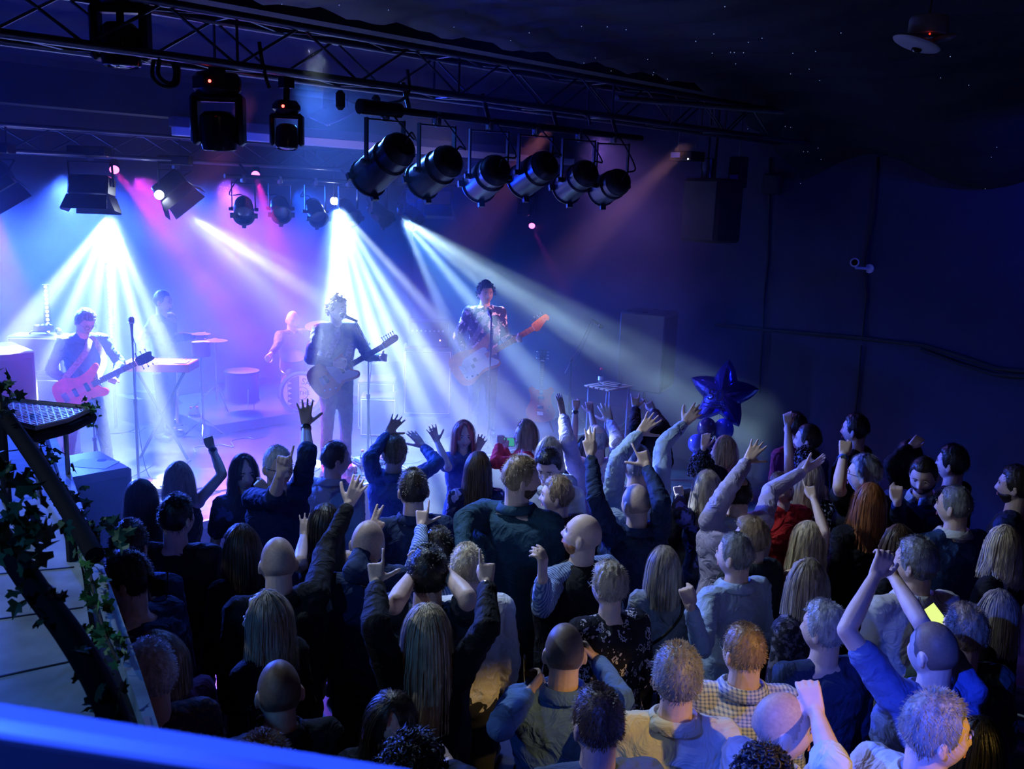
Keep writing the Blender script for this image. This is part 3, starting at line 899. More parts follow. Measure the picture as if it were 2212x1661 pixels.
        for sg in (-1, 1):
            h0 = hip + rxv * sg * .088 * bw - V((0, 0, .03)); an = V((foot.x, foot.y, base + .10)) + rxv * sg * sp_ - bf * .02
            kk = h0.lerp(an, .5) + bf * .02
            lb.cap2(h0, kk, .092 * k * bw, .066 * k, 12); lb.cap2(kk, an, .066 * k, .052 * k, 12)
        loft(lb, [ring(-.13, .13, .09), ring(-.08, .168, .12), ring(.05, .172, .122), ring(.16, .160, .112)], 20)
    lme = remesh(lb, .02, 3, .5)
    wrinkle(lme, .006, seed + 3)
    obj('trousers' if not skirt else 'skirt', lme, tm, root)
    sm_ = shoes or mat('dark leather', (.015, .013, .013), .4)
    for sg in (-1, 1):
        sb = MB(); sp_ = .11 if feet is None else feet
        if sit: a = hip + bf * .44 + rxv * sg * .25; a.z = base
        else: a = V((foot.x, foot.y, base)) + rxv * sg * sp_ - bf * .02
        fd = (bf + rxv * sg * .25).normalized()
        sb.cap2(a + V((0, 0, .048)) - fd * .03, a + V((0, 0, .040)) + fd * .13, .046, .040, 12); sb.cap2(a + V((0, 0, .07)) - fd * .02, a + V((0, 0, .06)) + fd * .05, .047, .042, 12)
        # flat sole
        sb.v = [(p[0], p[1], max(p[2], base + .001)) for p in sb.v]
        sb.build('shoe', sm_, root)
    # hair
    kind, hcol = hair[0], hair[1]; hm = hair_mat(hcol); hb = MB()
    Rs = Rm * (hk * fs_)
    nb_ = 1100 if proj(hc)[2] < 6.5 else 450
    if kind in ('crop', 'receding', 'fringe', 'thin', 'quiff', 'buzz'):
        if kind == 'buzz': nb_ = 0
        th_ = {'buzz': .003, 'fringe': .003, 'thin': .004}.get(kind, .006)
        if len(hair) > 2: th_ = hair[2] * (.75 if hair[2] > .004 else 1)
        crop_hair(hb, hc, Rs, kind if kind != 'buzz' else 'crop', th_, seed, nb_ if kind != 'buzz' else nb_ // 2, {'buzz': .005, 'fringe': .007, 'thin': .010}.get(kind, .015))
    elif kind == 'curly':
        crop_hair(hb, hc, Rs, 'mop', (hair[2] if len(hair) > 2 else .018) * .6, seed, nb_, .024, .35)
        rr_ = random.Random(seed)
        P_, nn2, k2 = scalp('crop', 0, 0)
        cand = [i for i in range(len(P_)) if k2[i] > .35]
        for _ in range(260):
            i = rr_.choice(cand); p = hc + Rs @ V(P_[i] + nn2[i] * (.020 * rr_.uniform(.3, 1.45)))
            n_ = (Rm @ V(nn2[i])).normalized(); t1 = n_.orthogonal().normalized(); t2 = n_.cross(t1); a0 = rr_.uniform(0, 6.28); q_ = rr_.uniform(.008, .013)
            hb.tube([p + (t1 * math.cos(a0 + s_ * .9) + t2 * math.sin(a0 + s_ * .9)) * q_ + n_ * .003 * s_ for s_ in range(6)], [.003, .0045, .005, .005, .004, .002], 5)
    elif kind == 'long':
        crop_hair(hb, hc, Rs, 'crop', .012, seed, 0)
        long_hair(hb, hc, Rs, hair[2] if len(hair) > 2 else .3, seed, 1.0, hair[3] if len(hair) > 3 else .2, 0, 900 if nb_ > 600 else 400)
    elif kind == 'bob':
        crop_hair(hb, hc, Rs, 'crop', .012, seed, 0)
        long_hair(hb, hc, Rs, hair[2] if len(hair) > 2 else .11, seed, 1.04, .25, 0, 900 if nb_ > 600 else 400, True)
    if hb.v:
        hb.build('hair', hm, root, fix=False)
    if beard:
        bb = MB(); hv_ = head_points()
        P_ = np.array([list(v) for v in hv_[0]])
        nn2 = P_ / np.array([.077 ** 2, .097 ** 2, .116 ** 2]); nn2 /= np.linalg.norm(nn2, axis=1)[:, None]
        kb = np.clip((-.048 - P_[:, 2] + .35 * np.clip(.05 - P_[:, 1], 0, .06)) / .012, 0, 1) * np.clip((P_[:, 1] - .0) / .015, 0, 1)
        mouth = np.exp(-((P_[:, 0] / .022) ** 2 + ((P_[:, 2] + .067) / .011) ** 2) * (P_[:, 1] > .06))
        kb = np.clip(kb - (mouth > .4) * (P_[:, 1] > .06), 0, 1)
        d = np.where(kb > .1, .007 * kb, -.006)
        W3 = [hc + Rs @ V(P_[i] + nn2[i] * d[i]) for i in range(len(P_))]
        keep = [f for f in hv_[1] if max(kb[i] for i in f) > .1]; used = sorted(set(i for f in keep for i in f)); mp = {i: j for j, i in enumerate(used)}
        bb.add([W3[i] for i in used], [tuple(mp[i] for i in f) for f in keep])
        bb.build('beard', hair_mat(beard), root, fix=False)
    if face:
        for sg in (-1, 1):
            e = MB(); ce = hc + Rs @ V((sg * .031, .0735, .002))
            e.ball(ce, .0125 * hk, 12, 8)
            eo = e.build('eye', mat('eye white', (.7, .7, .7), .2), root)
            ib = MB(); ib.ball(ce + Rm @ V((0, .0085, -.001)) * hk, .006 * hk, 10, 6); ib.build('iris', mat('iris', (.03, .025, .02), .15), eo)
            lid = MB(); lid.tube([hc + Rs @ V((sg * (.031 + a), .0905 - abs(a) * .25 - .0015, .012 - a * a * 14)) for a in (-.015, -.008, 0, .008, .015)], [.002, .0042, .0045, .0042, .002], 6, flat=.8)
            lid.build('eyelid', skin_mat(skin), root)
            br_ = MB(); br_.tube([hc + Rs @ V((sg * (.031 + a), .0985 - abs(a + .004) * .38, .024 - (a - .002) ** 2 * 14)) for a in (-.018, -.009, 0, .010, .018)], [.0015, .0035, .0038, .003, .001], 6, flat=.7)
            br_.build('eyebrow', hm if kind != 'bald' else hair_mat('brown'), root, fix=False)
        lp = MB()
        for (z_, yo, rr2) in ((-.0605, .0975, .0032), (-.0715, .0965, .0040)):
            lp.tube([hc + Rs @ V((a, yo - a * a * 22, z_ + (abs(a) * .05 if z_ < -.065 else -abs(a) * .12))) for a in (-.022, -.012, 0, .012, .022)], [.0008, rr2, rr2, rr2, .0008], 6, flat=.9)
        lp.build('lips', mat('lips', (.55, .22, .2), .35), root)
    if glasses:
        gb = MB()
        for sg in (-1, 1):
            cx_ = [hc + Rs @ V((sg * .033 + math.cos(q) * .024, .109 - abs(math.cos(q)) * .004, .002 + math.sin(q) * .018)) for q in [i * math.pi / 8 for i in range(17)]]
            gb.tube(cx_, .0016, 5)
            gb.tube([hc + Rs @ V((sg * .057, .105, .006)), hc + Rs @ V((sg * .079, .05, .006)), hc + Rs @ V((sg * .083, -.005, .002))], .0016, 5)
        gb.tube([hc + Rs @ V((-.010, .110, .006)), hc + Rs @ V((0, .113, .009)), hc + Rs @ V((.010, .110, .006))], .0016, 5)
        gb.build('glasses', BLACK, root)
    if watch:
        for side in watch:
            W_, hd, zb, xx, hs, S, E = hands[side]
            fd = (W_ - E).normalized(); p = W_ - fd * .022
            wb = MB(); rr2 = .0295 * k
            vs = []
            a_ = fd.orthogonal().normalized(); b_ = fd.cross(a_)
            prof_ = [(rr2 * .97, -.009), (rr2 * 1.04, -.009), (rr2 * 1.06, 0), (rr2 * 1.04, .009), (rr2 * .97, .009)]
            wb.lathe(prof_, p, fd, 20, False)
            wo = wb.build('watch', watch[side], root)
            w3 = MB(); w3.cyl(p + zb * rr2 * 1.0, p + zb * (rr2 * 1.0 + .009), .016, .015, 14); w3.build('watch_face', mat('watch face', (.2, .25, .3), .15, .6), wo)
    pinfo.append((label, root, hands, hc, Rm, hk))
    return root, hands, hc, Rm

# ------------------------------------------------------------ the crowd, nearest the stage first
NAVY = cloth('navy knit', (.02, .035, .10)); BLK = cloth('black cotton', (.012, .012, .016)); CHAR = cloth('charcoal cotton', (.03, .035, .045))
PALE = cloth('pale blue shirt', (.42, .52, .70)); WHT = cloth('white shirt cloth', (.70, .70, .72)); LILAC = cloth('lilac shirt', (.55, .48, .70)); MID = cloth('mid blue shirt', (.10, .20, .50))
TEAL = cloth('dark teal knit', (.02, .06, .10)); DEN = cloth('denim jacket', (.06, .12, .30)); POLO = cloth('blue polo', (.12, .17, .42)); REDT = cloth('red blouse', (.65, .03, .03))
BTEE = cloth('blue tee', (.10, .14, .45)); CREAM = cloth('cream shirt', (.66, .66, .56)); GREYT = cloth('soft grey top', (.30, .32, .38)); DGREEN = cloth('dark green tee', (.03, .05, .05))
STRIPE = cloth('blue striped shirt', (.40, .48, .66), (.10, .16, .38), 'vstripe', 22); GING = cloth('white and blue check', (.62, .66, .76), (.14, .20, .45), 'check', 26, thr=.6)
PAIS = cloth('black paisley blouse', (.012, .012, .02), (.60, .55, .62), 'paisley', 17, thr=.5); FLOR = cloth('dark floral dress', (.015, .02, .05), (.10, .12, .45), 'floral', 9, thr=.56)
FLORW = cloth('black shirt with white blossom', (.015, .018, .04), (.72, .60, .68), 'floral', 13, thr=.55); SEQ = cloth('black sequin top', (.01, .01, .012), (.7, .75, .8), 'sequin', 75, thr=.72)
LACE = cloth('dark lace dress', (.03, .03, .05), (.16, .15, .22), 'floral', 28, thr=.52); KNIT = cloth('brown check knit', (.10, .05, .04), (.02, .02, .04), 'knit', 60, thr=.45)
DOTS = cloth('navy dotted dress', (.02, .025, .10), (.3, .3, .8), 'sequin', 26, thr=.86)
EXT = []
def cr(*a, **k):
    r_ = person(*a, **k); return r_
# --- by the stage lip
p1 = cr('woman with pale wavy bob in sleeveless dark top raising one beringed fist by the stage', 385, 1003, 1.609, yaw=-20, fem=True, hair=('bob', 'ash', .10), top=BLK, sleeve='none', arms={'R': (480, 1025, 458, 968, 'fist', 'nf', 0)}, watch={'R': CHROME})
p2 = cr('woman with long dark curls turned round to face the back of the room', 526, 985, 1.658, yaw=165, fem=True, face=True, hair=('long', 'black', .26, 1.2), top=FLOR, arms={'L': (606, 1098, 575, 1062, 'fist', 'nn', 0)}, sleeve='short')
p3 = cr('woman with long straight dark hair in a magenta-lit top at the stage edge', 302, 1040, 1.619, yaw=-35, fem=True, hair=('long', 'dark', .28), top=cloth('magenta light top', (.20, .03, .12)))  # magenta stage light is put into this cloth colour
p4 = cr('man in dark jacket with short gelled dark hair, next to the pointing hand', 380, 1072, 1.720, yaw=20, hyaw=40, hair=('crop', 'black', .010), top=BLK, arms={'R': ('bent', 'grip')}, build=1.12)
p7 = cr('grey-haired man in dark rolled-sleeve shirt, one arm straight up, finger before his face', 600, 966, 1.802, yaw=150, face=True, hair=('crop', 'white'), top=NAVY, sleeve='rolled',
        arms={'L': (664, 985, 661, 920, 'open', 'nf', 0), 'R': (592, 1078, 606, 1022, 'point', 'nn', 180)}, watch={'L': BLACK}, glasses=True)
p8 = cr('man with dark receding hair in a pale blue shirt, leaning on the stage in profile', 724, 955, 1.703, yaw=35, hyaw=70, hair=('crop', 'dark', .006), top=PALE, collar=PALE, lean=(0, .12), build=1.05)
p9 = cr('man with tousled light hair in a denim jacket clapping beside the stage', 853, 945, 1.677, yaw=25, hair=('crop', 'light', .013), top=DEN, collar=DEN, arms={'R': (945, 1000, 915, 965, 'flat', 'ff', 40), 'L': (800, 990, 836, 938, 'open', 'nf', 0)}, watch={'L': CHROME})
p10 = cr('man with close-cropped hair and upturned dark collar behind the denim jacket man', 893, 1015, 1.787, yaw=-10, hair=('crop', 'dark', .007), top=NAVY, collar=NAVY)
p11 = cr('red-haired woman facing the camera with both palms raised, blue tee', 1002, 911, 1.617, yaw=170, fem=True, face=True, hair=('long', 'red', .16), top=BTEE, sleeve='short',
        arms={'R': (968, 1010, 945, 955, 'open', 'nf', 180), 'L': (1012, 1018, 1030, 975, 'open', 'nf', 180)})
p12 = cr('woman with very long straight brown hair and a dotted dress, seen from behind', 1033, 980, 1.621, yaw=-5, fem=True, hair=('long', 'brown', .52), top=DOTS, skirt=True, trousers=DOTS)
p13 = cr('woman with strawberry-blonde bob in a bright red top holding up her phone', 1136, 910, 1.593, yaw=-100, fem=True, face=True, hair=('bob', 'light', .07), top=REDT,
        arms={'L': (1068, 1000, 1078, 962, 'grip', 'nf', 0), 'R': (1092, 1010, 1092, 972, 'grip', 'nf', 0)})
p15 = cr('dark-quiffed man in pale shirt looking down, facing the camera', 1187, 968, 1.734, yaw=-165, face=True, pitch=-22, hair=('quiff', 'black'), top=cloth('pale grey shirt', (.42, .42, .48)), collar=WHT, arms={'R': ('bent', 'grip')})
p15b = cr('woman with smooth violet-lit bob behind the man who looks down', 1188, 948, 1.691, yaw=0, fem=True, hair=('bob', 'ash', .08), top=PALE)
p14 = cr('broad bearded man in dark teal jumper standing in profile towards the right', 1126, 988, 1.911, yaw=25, hyaw=72, hair=('crop', 'light', .010), top=TEAL, beard='brown', build=1.28, collar=TEAL, arms={'L': (1003, 1120, 1000, 1200, 'relax', 'nn', 0)})
p16 = cr('young man with blond quiff fade and black polo in profile to the left', 1206, 1031, 1.674, yaw=-40, hyaw=-80, face=True, hair=('crop', 'light', .011), top=BLK, collar=BLK)
p17 = cr('man with thinning grey hair in violet-blue shirt, both arms held high near the stage', 1290, 918, 1.749, yaw=-15, hair=('thin', 'grey'), top=LILAC, arms={'L': (1226, 950, 1216, 898, 'flat', 'nf', 60), 'R': (1334, 955, 1318, 912, 'wave', 'nf', 0)}, sleeve='long')
p18 = cr('person in black hidden behind raised arms, two bare fists up by the table', 1268, 945, 1.552, yaw=-20, fem=True, hair=('bob', 'dark', .06), top=BLK, sleeve='short', arms={'L': (1240, 925, 1243, 885, 'fist', 'nf', 0), 'R': (1286, 935, 1277, 893, 'claw', 'nf', 0)}, watch={'L': CHROME})
p21 = cr('dark-clad person at the far right of the stage pointing up with both hands', 1412, 925, 1.666, yaw=-30, fem=True, hair=('bob', 'black', .05), top=BLK, arms={'L': (1372, 925, 1372, 882, 'rings', 'nf', 0), 'R': (1432, 918, 1412, 888, 'point', 'nf', 0)})
p19 = cr('man in pale blue shirt with arms spread wide overhead, palms open', 1378, 965, 1.809, yaw=-25, hair=('crop', 'grey'), top=PALE, collar=PALE, sleeve='long', arms={'L': (1335, 990, 1380, 938, 'open', 'nf', 0), 'R': (1432, 960, 1477, 915, 'wave', 'ff', 0)}, build=1.1)
p22 = cr('woman with chin-length blonde hair in profile below the star balloon', 1566, 945, 1.626, yaw=-75, fem=True, face=True, hair=('bob', 'blond', .06), top=BLK, arms={'L': (1512, 1010, 1520, 968, 'claw', 'nn', 0)})
p23 = cr('woman with short black curls between the balloon and the blonde in a patterned dress', 1517, 986, 1.597, yaw=-20, fem=True, hair=('curly', 'black', .014), top=BLK)
p24 = cr('woman with long ash-blonde hair in flowing blue and black patterned dress', 1530, 1020, 1.616, yaw=-25, fem=True, hair=('long', 'ash', .22), top=FLOR, skirt=True, trousers=FLOR, arms={'L': (1472, 1115, 1467, 1075, 'fist', 'nf', 0)})
p20 = cr('bald man in navy jumper, both arms up, one hand pointing, dark watch', 1377, 1046, 1.718, yaw=-25, hyaw=-35, hair=('buzz', 'stubble', .0008), top=NAVY, collar=NAVY, arms={'L': (1287, 1075, 1276, 985, 'three', 'nf', 0), 'R': (1430, 1085, 1398, 1008, 'pointthumb', 'nf', 20)}, watch={'L': BLACK}, build=1.12)
p46 = cr('bald man with ginger beard in black gilet over a striped shirt, head tilted back', 1262, 1110, 1.745, yaw=-40, hyaw=-72, pitch=14, hair=('bald', 'ginger'), beard='ginger', top=STRIPE, vest=BLK, arms={'L': (1172, 1312, 1172, 1248, 'relax', 'nn', 60)}, build=1.2, face=True)
p25 = cr('thinning-haired man in lilac shirt with one long arm stretched to the right', 1597, 1026, 1.741, yaw=-20, hair=('thin', 'dark'), top=LILAC, collar=WHT, arms={'L': (1580, 1045, 1612, 998, 'open', 'nf', 0), 'R': (1665, 1062, 1735, 1018, 'flat', 'ff', 60)}, build=1.15)
p27 = cr('stubbled man in bright blue shirt in profile by the dark wall', 1750, 918, 1.729, yaw=-60, hyaw=-75, face=True, hair=('crop', 'dark', .007), top=BTEE, beard='dark')
p28 = cr('shadowed man half hidden behind the blue-shirted man by the wall', 1722, 893, 1.717, yaw=-50, hair=('crop', 'black'), top=cloth('maroon tee', (.2, .02, .05)))
p26 = cr('woman with dark curly updo, bare arm straight up in the far right crowd', 1745, 970, 1.642, yaw=-25, fem=True, hair=('curly', 'dark', .015), top=BLK, sleeve='none', arms={'L': (1704, 985, 1702, 922, 'relax', 'nf', 0)})
p29 = cr('man in black with dark hair in profile, violet light on his face', 1852, 896, 1.780, yaw=-70, face=True, hair=('crop', 'black', .010), top=BLK)
p29b = cr('person in black deep in shadow against the right wall, arm reaching up', 1965, 955, 1.682, yaw=-60, fem=True, hair=('bob', 'black', .08), top=BLK, arms={'L': (1925, 1000, 1965, 965, 'relax', 'nf', 0)})
p31 = cr('laughing woman in red tilting her head behind the outstretched arm', 1692, 1018, 1.657, yaw=150, fem=True, face=True, roll=25, hair=('crop', 'brown'), top=REDT)
p30 = cr('woman with blonde hair and black sequinned shoulders beside the outstretched hand', 1752, 997, 1.650, yaw=10, fem=True, hair=('long', 'blond', .20), top=SEQ)
p32 = cr('man with spiky grey hair and glasses looking left, fist raised, blue watch', 1872, 986, 1.794, yaw=-50, hyaw=-78, face=True, glasses=True, hair=('crop', 'grey', .012), top=BLK, sleeve='short', arms={'L': (1812, 1052, 1822, 985, 'fist', 'nf', 0)}, watch={'L': mat('blue strap', (.05, .15, .6), .4)})
p33 = cr('woman with long auburn hair seen from behind in the right of the crowd', 1882, 1048, 1.725, yaw=-25, fem=True, hair=('long', 'auburn', .24, .6), top=BLK)
p35 = cr('dark-haired man in black facing left at the far right wall', 2062, 965, 1.777, yaw=-70, face=True, hair=('crop', 'black', .013), top=BLK)
p34 = cr('bearded man in dark jumper over a light collar, looking down with a raised fist', 2000, 988, 1.775, yaw=-160, hyaw=-170, pitch=-18, face=True, hair=('crop', 'dark', .008), beard='dark', top=NAVY, collar=PALE, arms={'R': (1940, 1125, 1938, 1085, 'fist', 'nn', 0)})
p36 = cr('man with silver fade in blue knitted jumper, profile to the left', 2068, 1052, 1.751, yaw=-45, hyaw=-68, face=True, hair=('crop', 'salt', .006), top=cloth('blue jumper', (.04, .09, .28)), collar=WHT, arms={'L': ('bent', 'grip')}, build=1.08)
p37 = cr('bearded man in dark shirt at the right edge of the picture', 2200, 1010, 1.784, yaw=-80, face=True, hair=('crop', 'dark', .012), beard='dark', top=NAVY)
p39 = cr('woman with dark fringe in profile beside the clasped hands', 1942, 1140, 1.627, yaw=-70, fem=True, face=True, hair=('bob', 'brown', .06), top=BLK)
p38 = cr('woman with wavy golden shoulder-length hair in profile near the right edge', 2170, 1140, 1.663, yaw=-70, fem=True, face=True, hair=('long', 'blond', .18, 1.1), top=BLK)
p43 = cr('man with swept-up light quiff looking left, in a dark shirt', 1628, 1122, 1.627, yaw=-50, hyaw=-72, face=True, hair=('quiff', 'light'), top=CHAR, collar=CHAR)
p41 = cr('woman with long blonde hair in sleeveless top, bare arm up with one finger raised', 1748, 1131, 1.551, yaw=-50, fem=True, hair=('long', 'blond', .20), top=BLK, sleeve='none', arms={'R': (1782, 1150, 1758, 1078, 'point', 'nf', 0)})
p40 = cr('man with curly silver hair in white shirt beneath the clasped hands', 1985, 1166, 1.798, yaw=-40, hyaw=-65, hair=('crop', 'salt', .012), top=WHT, collar=WHT, build=1.08)
p42 = cr('woman with ash bob and dark lace dress looking left', 1745, 1214, 1.661, yaw=-55, hyaw=-70, fem=True, face=True, hair=('bob', 'ash', .12), top=LACE, skirt=True, trousers=LACE)
p44 = cr('man with grey crew cut in light blue shirt, fist raised before his chest', 1593, 1154, 1.683, yaw=-45, hyaw=-62, face=True, hair=('crop', 'salt', .006), top=PALE, collar=PALE, arms={'L': (1515, 1400, 1492, 1312, 'fist', 'nn', 0)}, build=1.05)
p45 = cr('woman with straight brown bob in soft grey top with a thin black bag strap', 1436, 1187, 1.500, yaw=-15, fem=True, hair=('bob', 'ash', .15), top=GREYT, strap=1)
p47 = cr('woman with short tousled silver crop and black paisley blouse', 1318, 1219, 1.678, yaw=-30, hyaw=-45, fem=True, hair=('crop', 'ash', .020), top=PAIS, glasses=True, build=1.3)
p48 = cr('man with thick silver hair and dark jumper looking down to the left', 1785, 1306, 1.633, yaw=-35, hyaw=-62, hair=('crop', 'grey', .014), top=cloth('slate jumper', (.03, .05, .12)), build=1.12)
p51 = cr('woman with straight dark hair at the right edge behind the ginger-haired man', 2158, 1280, 1.542, yaw=-70, fem=True, face=True, hair=('long', 'ash', .16), top=BLK)
p50 = cr('man with short ginger-blond hair in dark green tee', 2090, 1312, 1.675, yaw=-30, hyaw=-50, hair=('crop', 'light', .012), top=DGREEN, arms={'L': ('bent', 'grip')})
p49 = cr('man in blue polo shirt with both bare arms up, hands clasped above his head', 2025, 1347, 1.756, yaw=-38, hyaw=-55, hair=('buzz', 'darkstub', .0015), top=POLO, collar=POLO, sleeve='short', arms={'L': (1828, 1362, 1888, 1248, 'claw', 'nf', 20), 'R': (1985, 1338, 1932, 1248, 'claw', 'ff', -30)}, build=1.1)
p53 = cr('man with short grey hair and glasses in a white and blue check shirt', 1612, 1352, 1.652, yaw=-15, hyaw=-35, hair=('crop', 'light', .007), top=GING, collar=GING, glasses=True, build=1.25)
p54 = cr('grey-haired man in cream shirt lit yellow from behind', 1468, 1402, 1.728, yaw=-8, hair=('crop', 'salt', .015), top=CREAM, collar=CREAM, build=1.1)
p55 = cr('balding man in blue shirt drinking, a pint in his other hand', 1222, 1350, 1.684, yaw=-5, hair=('buzz', 'darkstub', .0015), top=MID, collar=MID, arms={'L': (1080, 1570, 1140, 1500, 'grip', 'nf', 60), 'R': (1345, 1510, 1288, 1425, 'grip', 'ff', 90)}, build=1.1)
p56 = cr('man with brown crew cut, head and neck only, front row centre', 1295, 1489, 1.754, yaw=-18, hyaw=-28, hair=('crop', 'brown', .007), top=cloth('slate tee', (.08, .12, .25)))
p57 = cr('bald man in a white shirt facing right, face lit warm yellow', 1695, 1499, 1.751, yaw=50, sleeve='rolled', hyaw=72, face=True, hair=('buzz', 'stubble', .0008), top=WHT, collar=WHT, arms={'R': (1800, 1660, 1765, 1545, 'claw', 'nf', 0), 'L': ('bent', 'fist')})
p58 = cr('man with silver hair and lilac collar turned away to the right, bottom right corner', 2030, 1504, 1.847, yaw=35, hyaw=62, hair=('crop', 'salt', .011), top=WHT, collar=WHT, face=True, build=1.1)
# --- middle and left
p5 = cr('man with short black hair and bare neck beside the ivy, ear showing', 277, 1129, 1.741, yaw=10, hyaw=25, hair=('crop', 'black', .010), top=NAVY)
p67 = cr('bald man in black shirt reaching one long arm up and to the right', 600, 1162, 1.758, yaw=-5, hair=('buzz', 'stubble', .0008), top=BLK, collar=BLK, arms={'R': (705, 1190, 752, 1092, 'wave', 'ff', 0)}, build=1.12)
p74 = cr('woman with long dark hair and bare shoulder, fingers spread beside her', 702, 1094, 1.651, yaw=-10, fem=True, hair=('long', 'dark', .24), top=BLK, sleeve='none', arms={'L': (648, 1210, 656, 1160, 'open', 'nf', 0)})
p75 = cr('woman with tousled brown hair in the shade left of the bald man', 520, 1140, 1.629, yaw=-30, fem=True, hair=('bob', 'brown', .14), top=BLK)
p68 = cr('bald man with two fingers raised in front of him, long dark sleeve', 795, 1125, 1.757, yaw=5, hyaw=25, hair=('buzz', 'stubble', .0008), top=NAVY, arms={'R': (762, 1235, 800, 1160, 'peace', 'nf', 0)})
p71 = cr('man in striped shirt hidden behind others, pointing straight up', 948, 1142, 1.602, yaw=-5, hair=('crop', 'dark'), top=STRIPE, arms={'L': (905, 1205, 910, 1138, 'pointthumb', 'nf', 0)})
p6 = cr('man with dark swept hair and navy jumper in profile, left of the crowd', 272, 1195, 1.775, yaw=-35, hyaw=-68, face=True, hair=('crop', 'black', .012), top=NAVY, build=1.2)
p69 = cr('man with cropped dark hair in a dark polo, both hands up to his face', 925, 1186, 1.827, yaw=-2, hair=('crop', 'black', .010), top=CHAR, collar=CHAR, sleeve='short', arms={'L': (855, 1300, 888, 1245, 'grip', 'nf', 60), 'R': (1010, 1290, 968, 1240, 'grip', 'nf', 60)}, build=1.15)
p70 = cr('man with pale cropped hair and white shirt behind the pointing hand', 1010, 1178, 1.675, yaw=-5, hair=('crop', 'blond', .006), top=WHT, build=1.05)
p66 = cr('woman with light brown wavy hair in profile to the left, low dark neckline', 574, 1284, 1.677, yaw=-45, hyaw=-72, fem=True, face=True, hair=('long', 'ash', .20, .5), top=BLK, skin='pink')
p77 = cr('woman bending forward with long hair tied back, violet sleeves, lower left', 345, 1372, 1.585, yaw=-50, fem=True, pitch=-30, hair=('long', 'ash', .30), top=cloth('dark violet top', (.08, .03, .14)), lean=(0, .15))
p76 = cr('older man with white hair and brown check knit at the foot of the stair rail', 322, 1390, 1.748, yaw=-20, hyaw=-15, hair=('crop', 'white', .010), top=KNIT, beard='white')
p73 = cr('woman with long straight platinum hair, both black sleeves raised, fingers pointing', 922, 1312, 1.760, yaw=-8, fem=True, hair=('long', 'blond', .34), top=BLK, arms={'L': (812, 1352, 812, 1262, 'pointthumb', 'nf', 0), 'R': (1052, 1355, 1052, 1262, 'point', 'nf', 0)}, watch={'L': mat('green strap', (.3, .9, .05), .4), 'R': CHROME})
p61 = cr('man with shaved head in a black shirt holding a glass, lower left', 602, 1430, 1.668, yaw=-15, hyaw=-8, hair=('buzz', 'darkstub', .001), top=BLK, collar=BLK, arms={'L': (500, 1640, 545, 1602, 'grip', 'nf', 60)})
p64 = cr('woman with dark curly hair facing the camera, looking down, bottom centre', 845, 1498, 1.608, yaw=175, fem=True, face=True, pitch=-25, hair=('long', 'dark', .22, 1.3), top=BLK, skin='warm')
p65 = cr('person with black curls at the bottom edge beside a raised fist', 892, 1605, 1.679, yaw=0, hair=('curly', 'black', .018), top=BLK, arms={'R': (1010, 1700, 972, 1660, 'fist', 'nf', 0)})
p62 = cr('person with blond-grey hair cut off by the bottom edge, lower left', 567, 1602, 1.840, yaw=-10, hair=('crop', 'light', .012), top=BLK)
p63 = cr('person with blue-lit hair just showing above the balcony rail', 448, 1626, 1.580, yaw=-20, hair=('crop', 'grey', .012), top=BLK)
p60 = cr('person with black curly hair at the bottom edge in front of the bald man', 1655, 1630, 1.760, yaw=0, fem=True, hair=('curly', 'black', .012), top=BLK)
p78 = cr('dark-haired person in black in the unlit bottom right of the crowd', 2120, 1560, 1.595, yaw=-30, fem=True, hair=('bob', 'black', .12), top=BLK)

# ------------------------------------------------------------ lighting rig
def truss(label, A, B, s, rc=.022, step=.42, grp=None):
    A = V(A); B = V(B); t = thing('lighting_truss', (A + B) / 2, label, 'truss')
    d = (B - A).normalized(); n = d.cross(V((0, 0, 1))).normalized() * s / 2; u = V((0, 0, s / 2))
    cs = [n + u, n - u, -n - u, -n + u]
    for c_ in cs: MB().cyl(A + c_, B + c_, rc, rc, 10).build('chord', ALUT, t)
    mb = MB(); k = int((B - A).length / step)
    for i in range(k):
        p = A + d * (i * step); q = A + d * ((i + 1) * step); f = i % 2
        for a, b in ((0, 1), (1, 2), (2, 3), (3, 0)):
            x, y = (cs[a], cs[b]) if f else (cs[b], cs[a])
            mb.cyl(p + x, q + y, .009, .009, 6)
        if i % 4 == 0:
            for a, b in ((0, 1), (1, 2), (2, 3), (3, 0)): mb.cyl(p + cs[a], p + cs[b], .009, .009, 6)
    mb.build('lattice', ALUT, t)
    for e in (A, B):
        MB().cyl(V((e.x, e.y, e.z + s / 2)), V((e.x, e.y, 4.75)), .008, .008, 6)
    return t
ALUT = mat('truss aluminium', (.16, .16, .19), .32, .85)
truss('front lighting truss crossing over the crowd, nearest the camera', (-.6, 5.2, 4.13), (9.6, 5.2, 4.13), .27, .025)
truss('rear lighting truss over the stage with haze behind it', (1.2, 9.75, 3.70), (9.3, 9.75, 3.70), .235)
b0, b1 = PY(782, 243, 5.0), PY(1385, 298, 5.0)
bt = thing('lamp_bar', (b0 + b1) / 2, 'black scaffold bar under the front truss carrying the big lamps', 'bar')
MB().cyl((b0.x, 5.0, 3.84), (b1.x, 5.0, 3.84), .026, .026, 14).build('tube', BLACK, bt)
MB().cyl((b0.x - .02, 5.0, 3.84), (b0.x + .30, 5.0, 3.84), .048, .048, 14).build('end_sleeve', BLACK, bt)
for x in np.linspace(b0.x + .4, b1.x - .3, 4): MB().cyl((x, 5.02, 3.84), (x, 5.1, 4.03), .016, .016, 8).build('hanger', BLACK, bt)
c0, c1 = PY(485, 381, 9.4), PY(985, 411, 9.4)
bt2 = thing('lamp_bar', (c0 + c1) / 2, 'thin bar under the rear truss carrying the row of small lamps', 'bar')
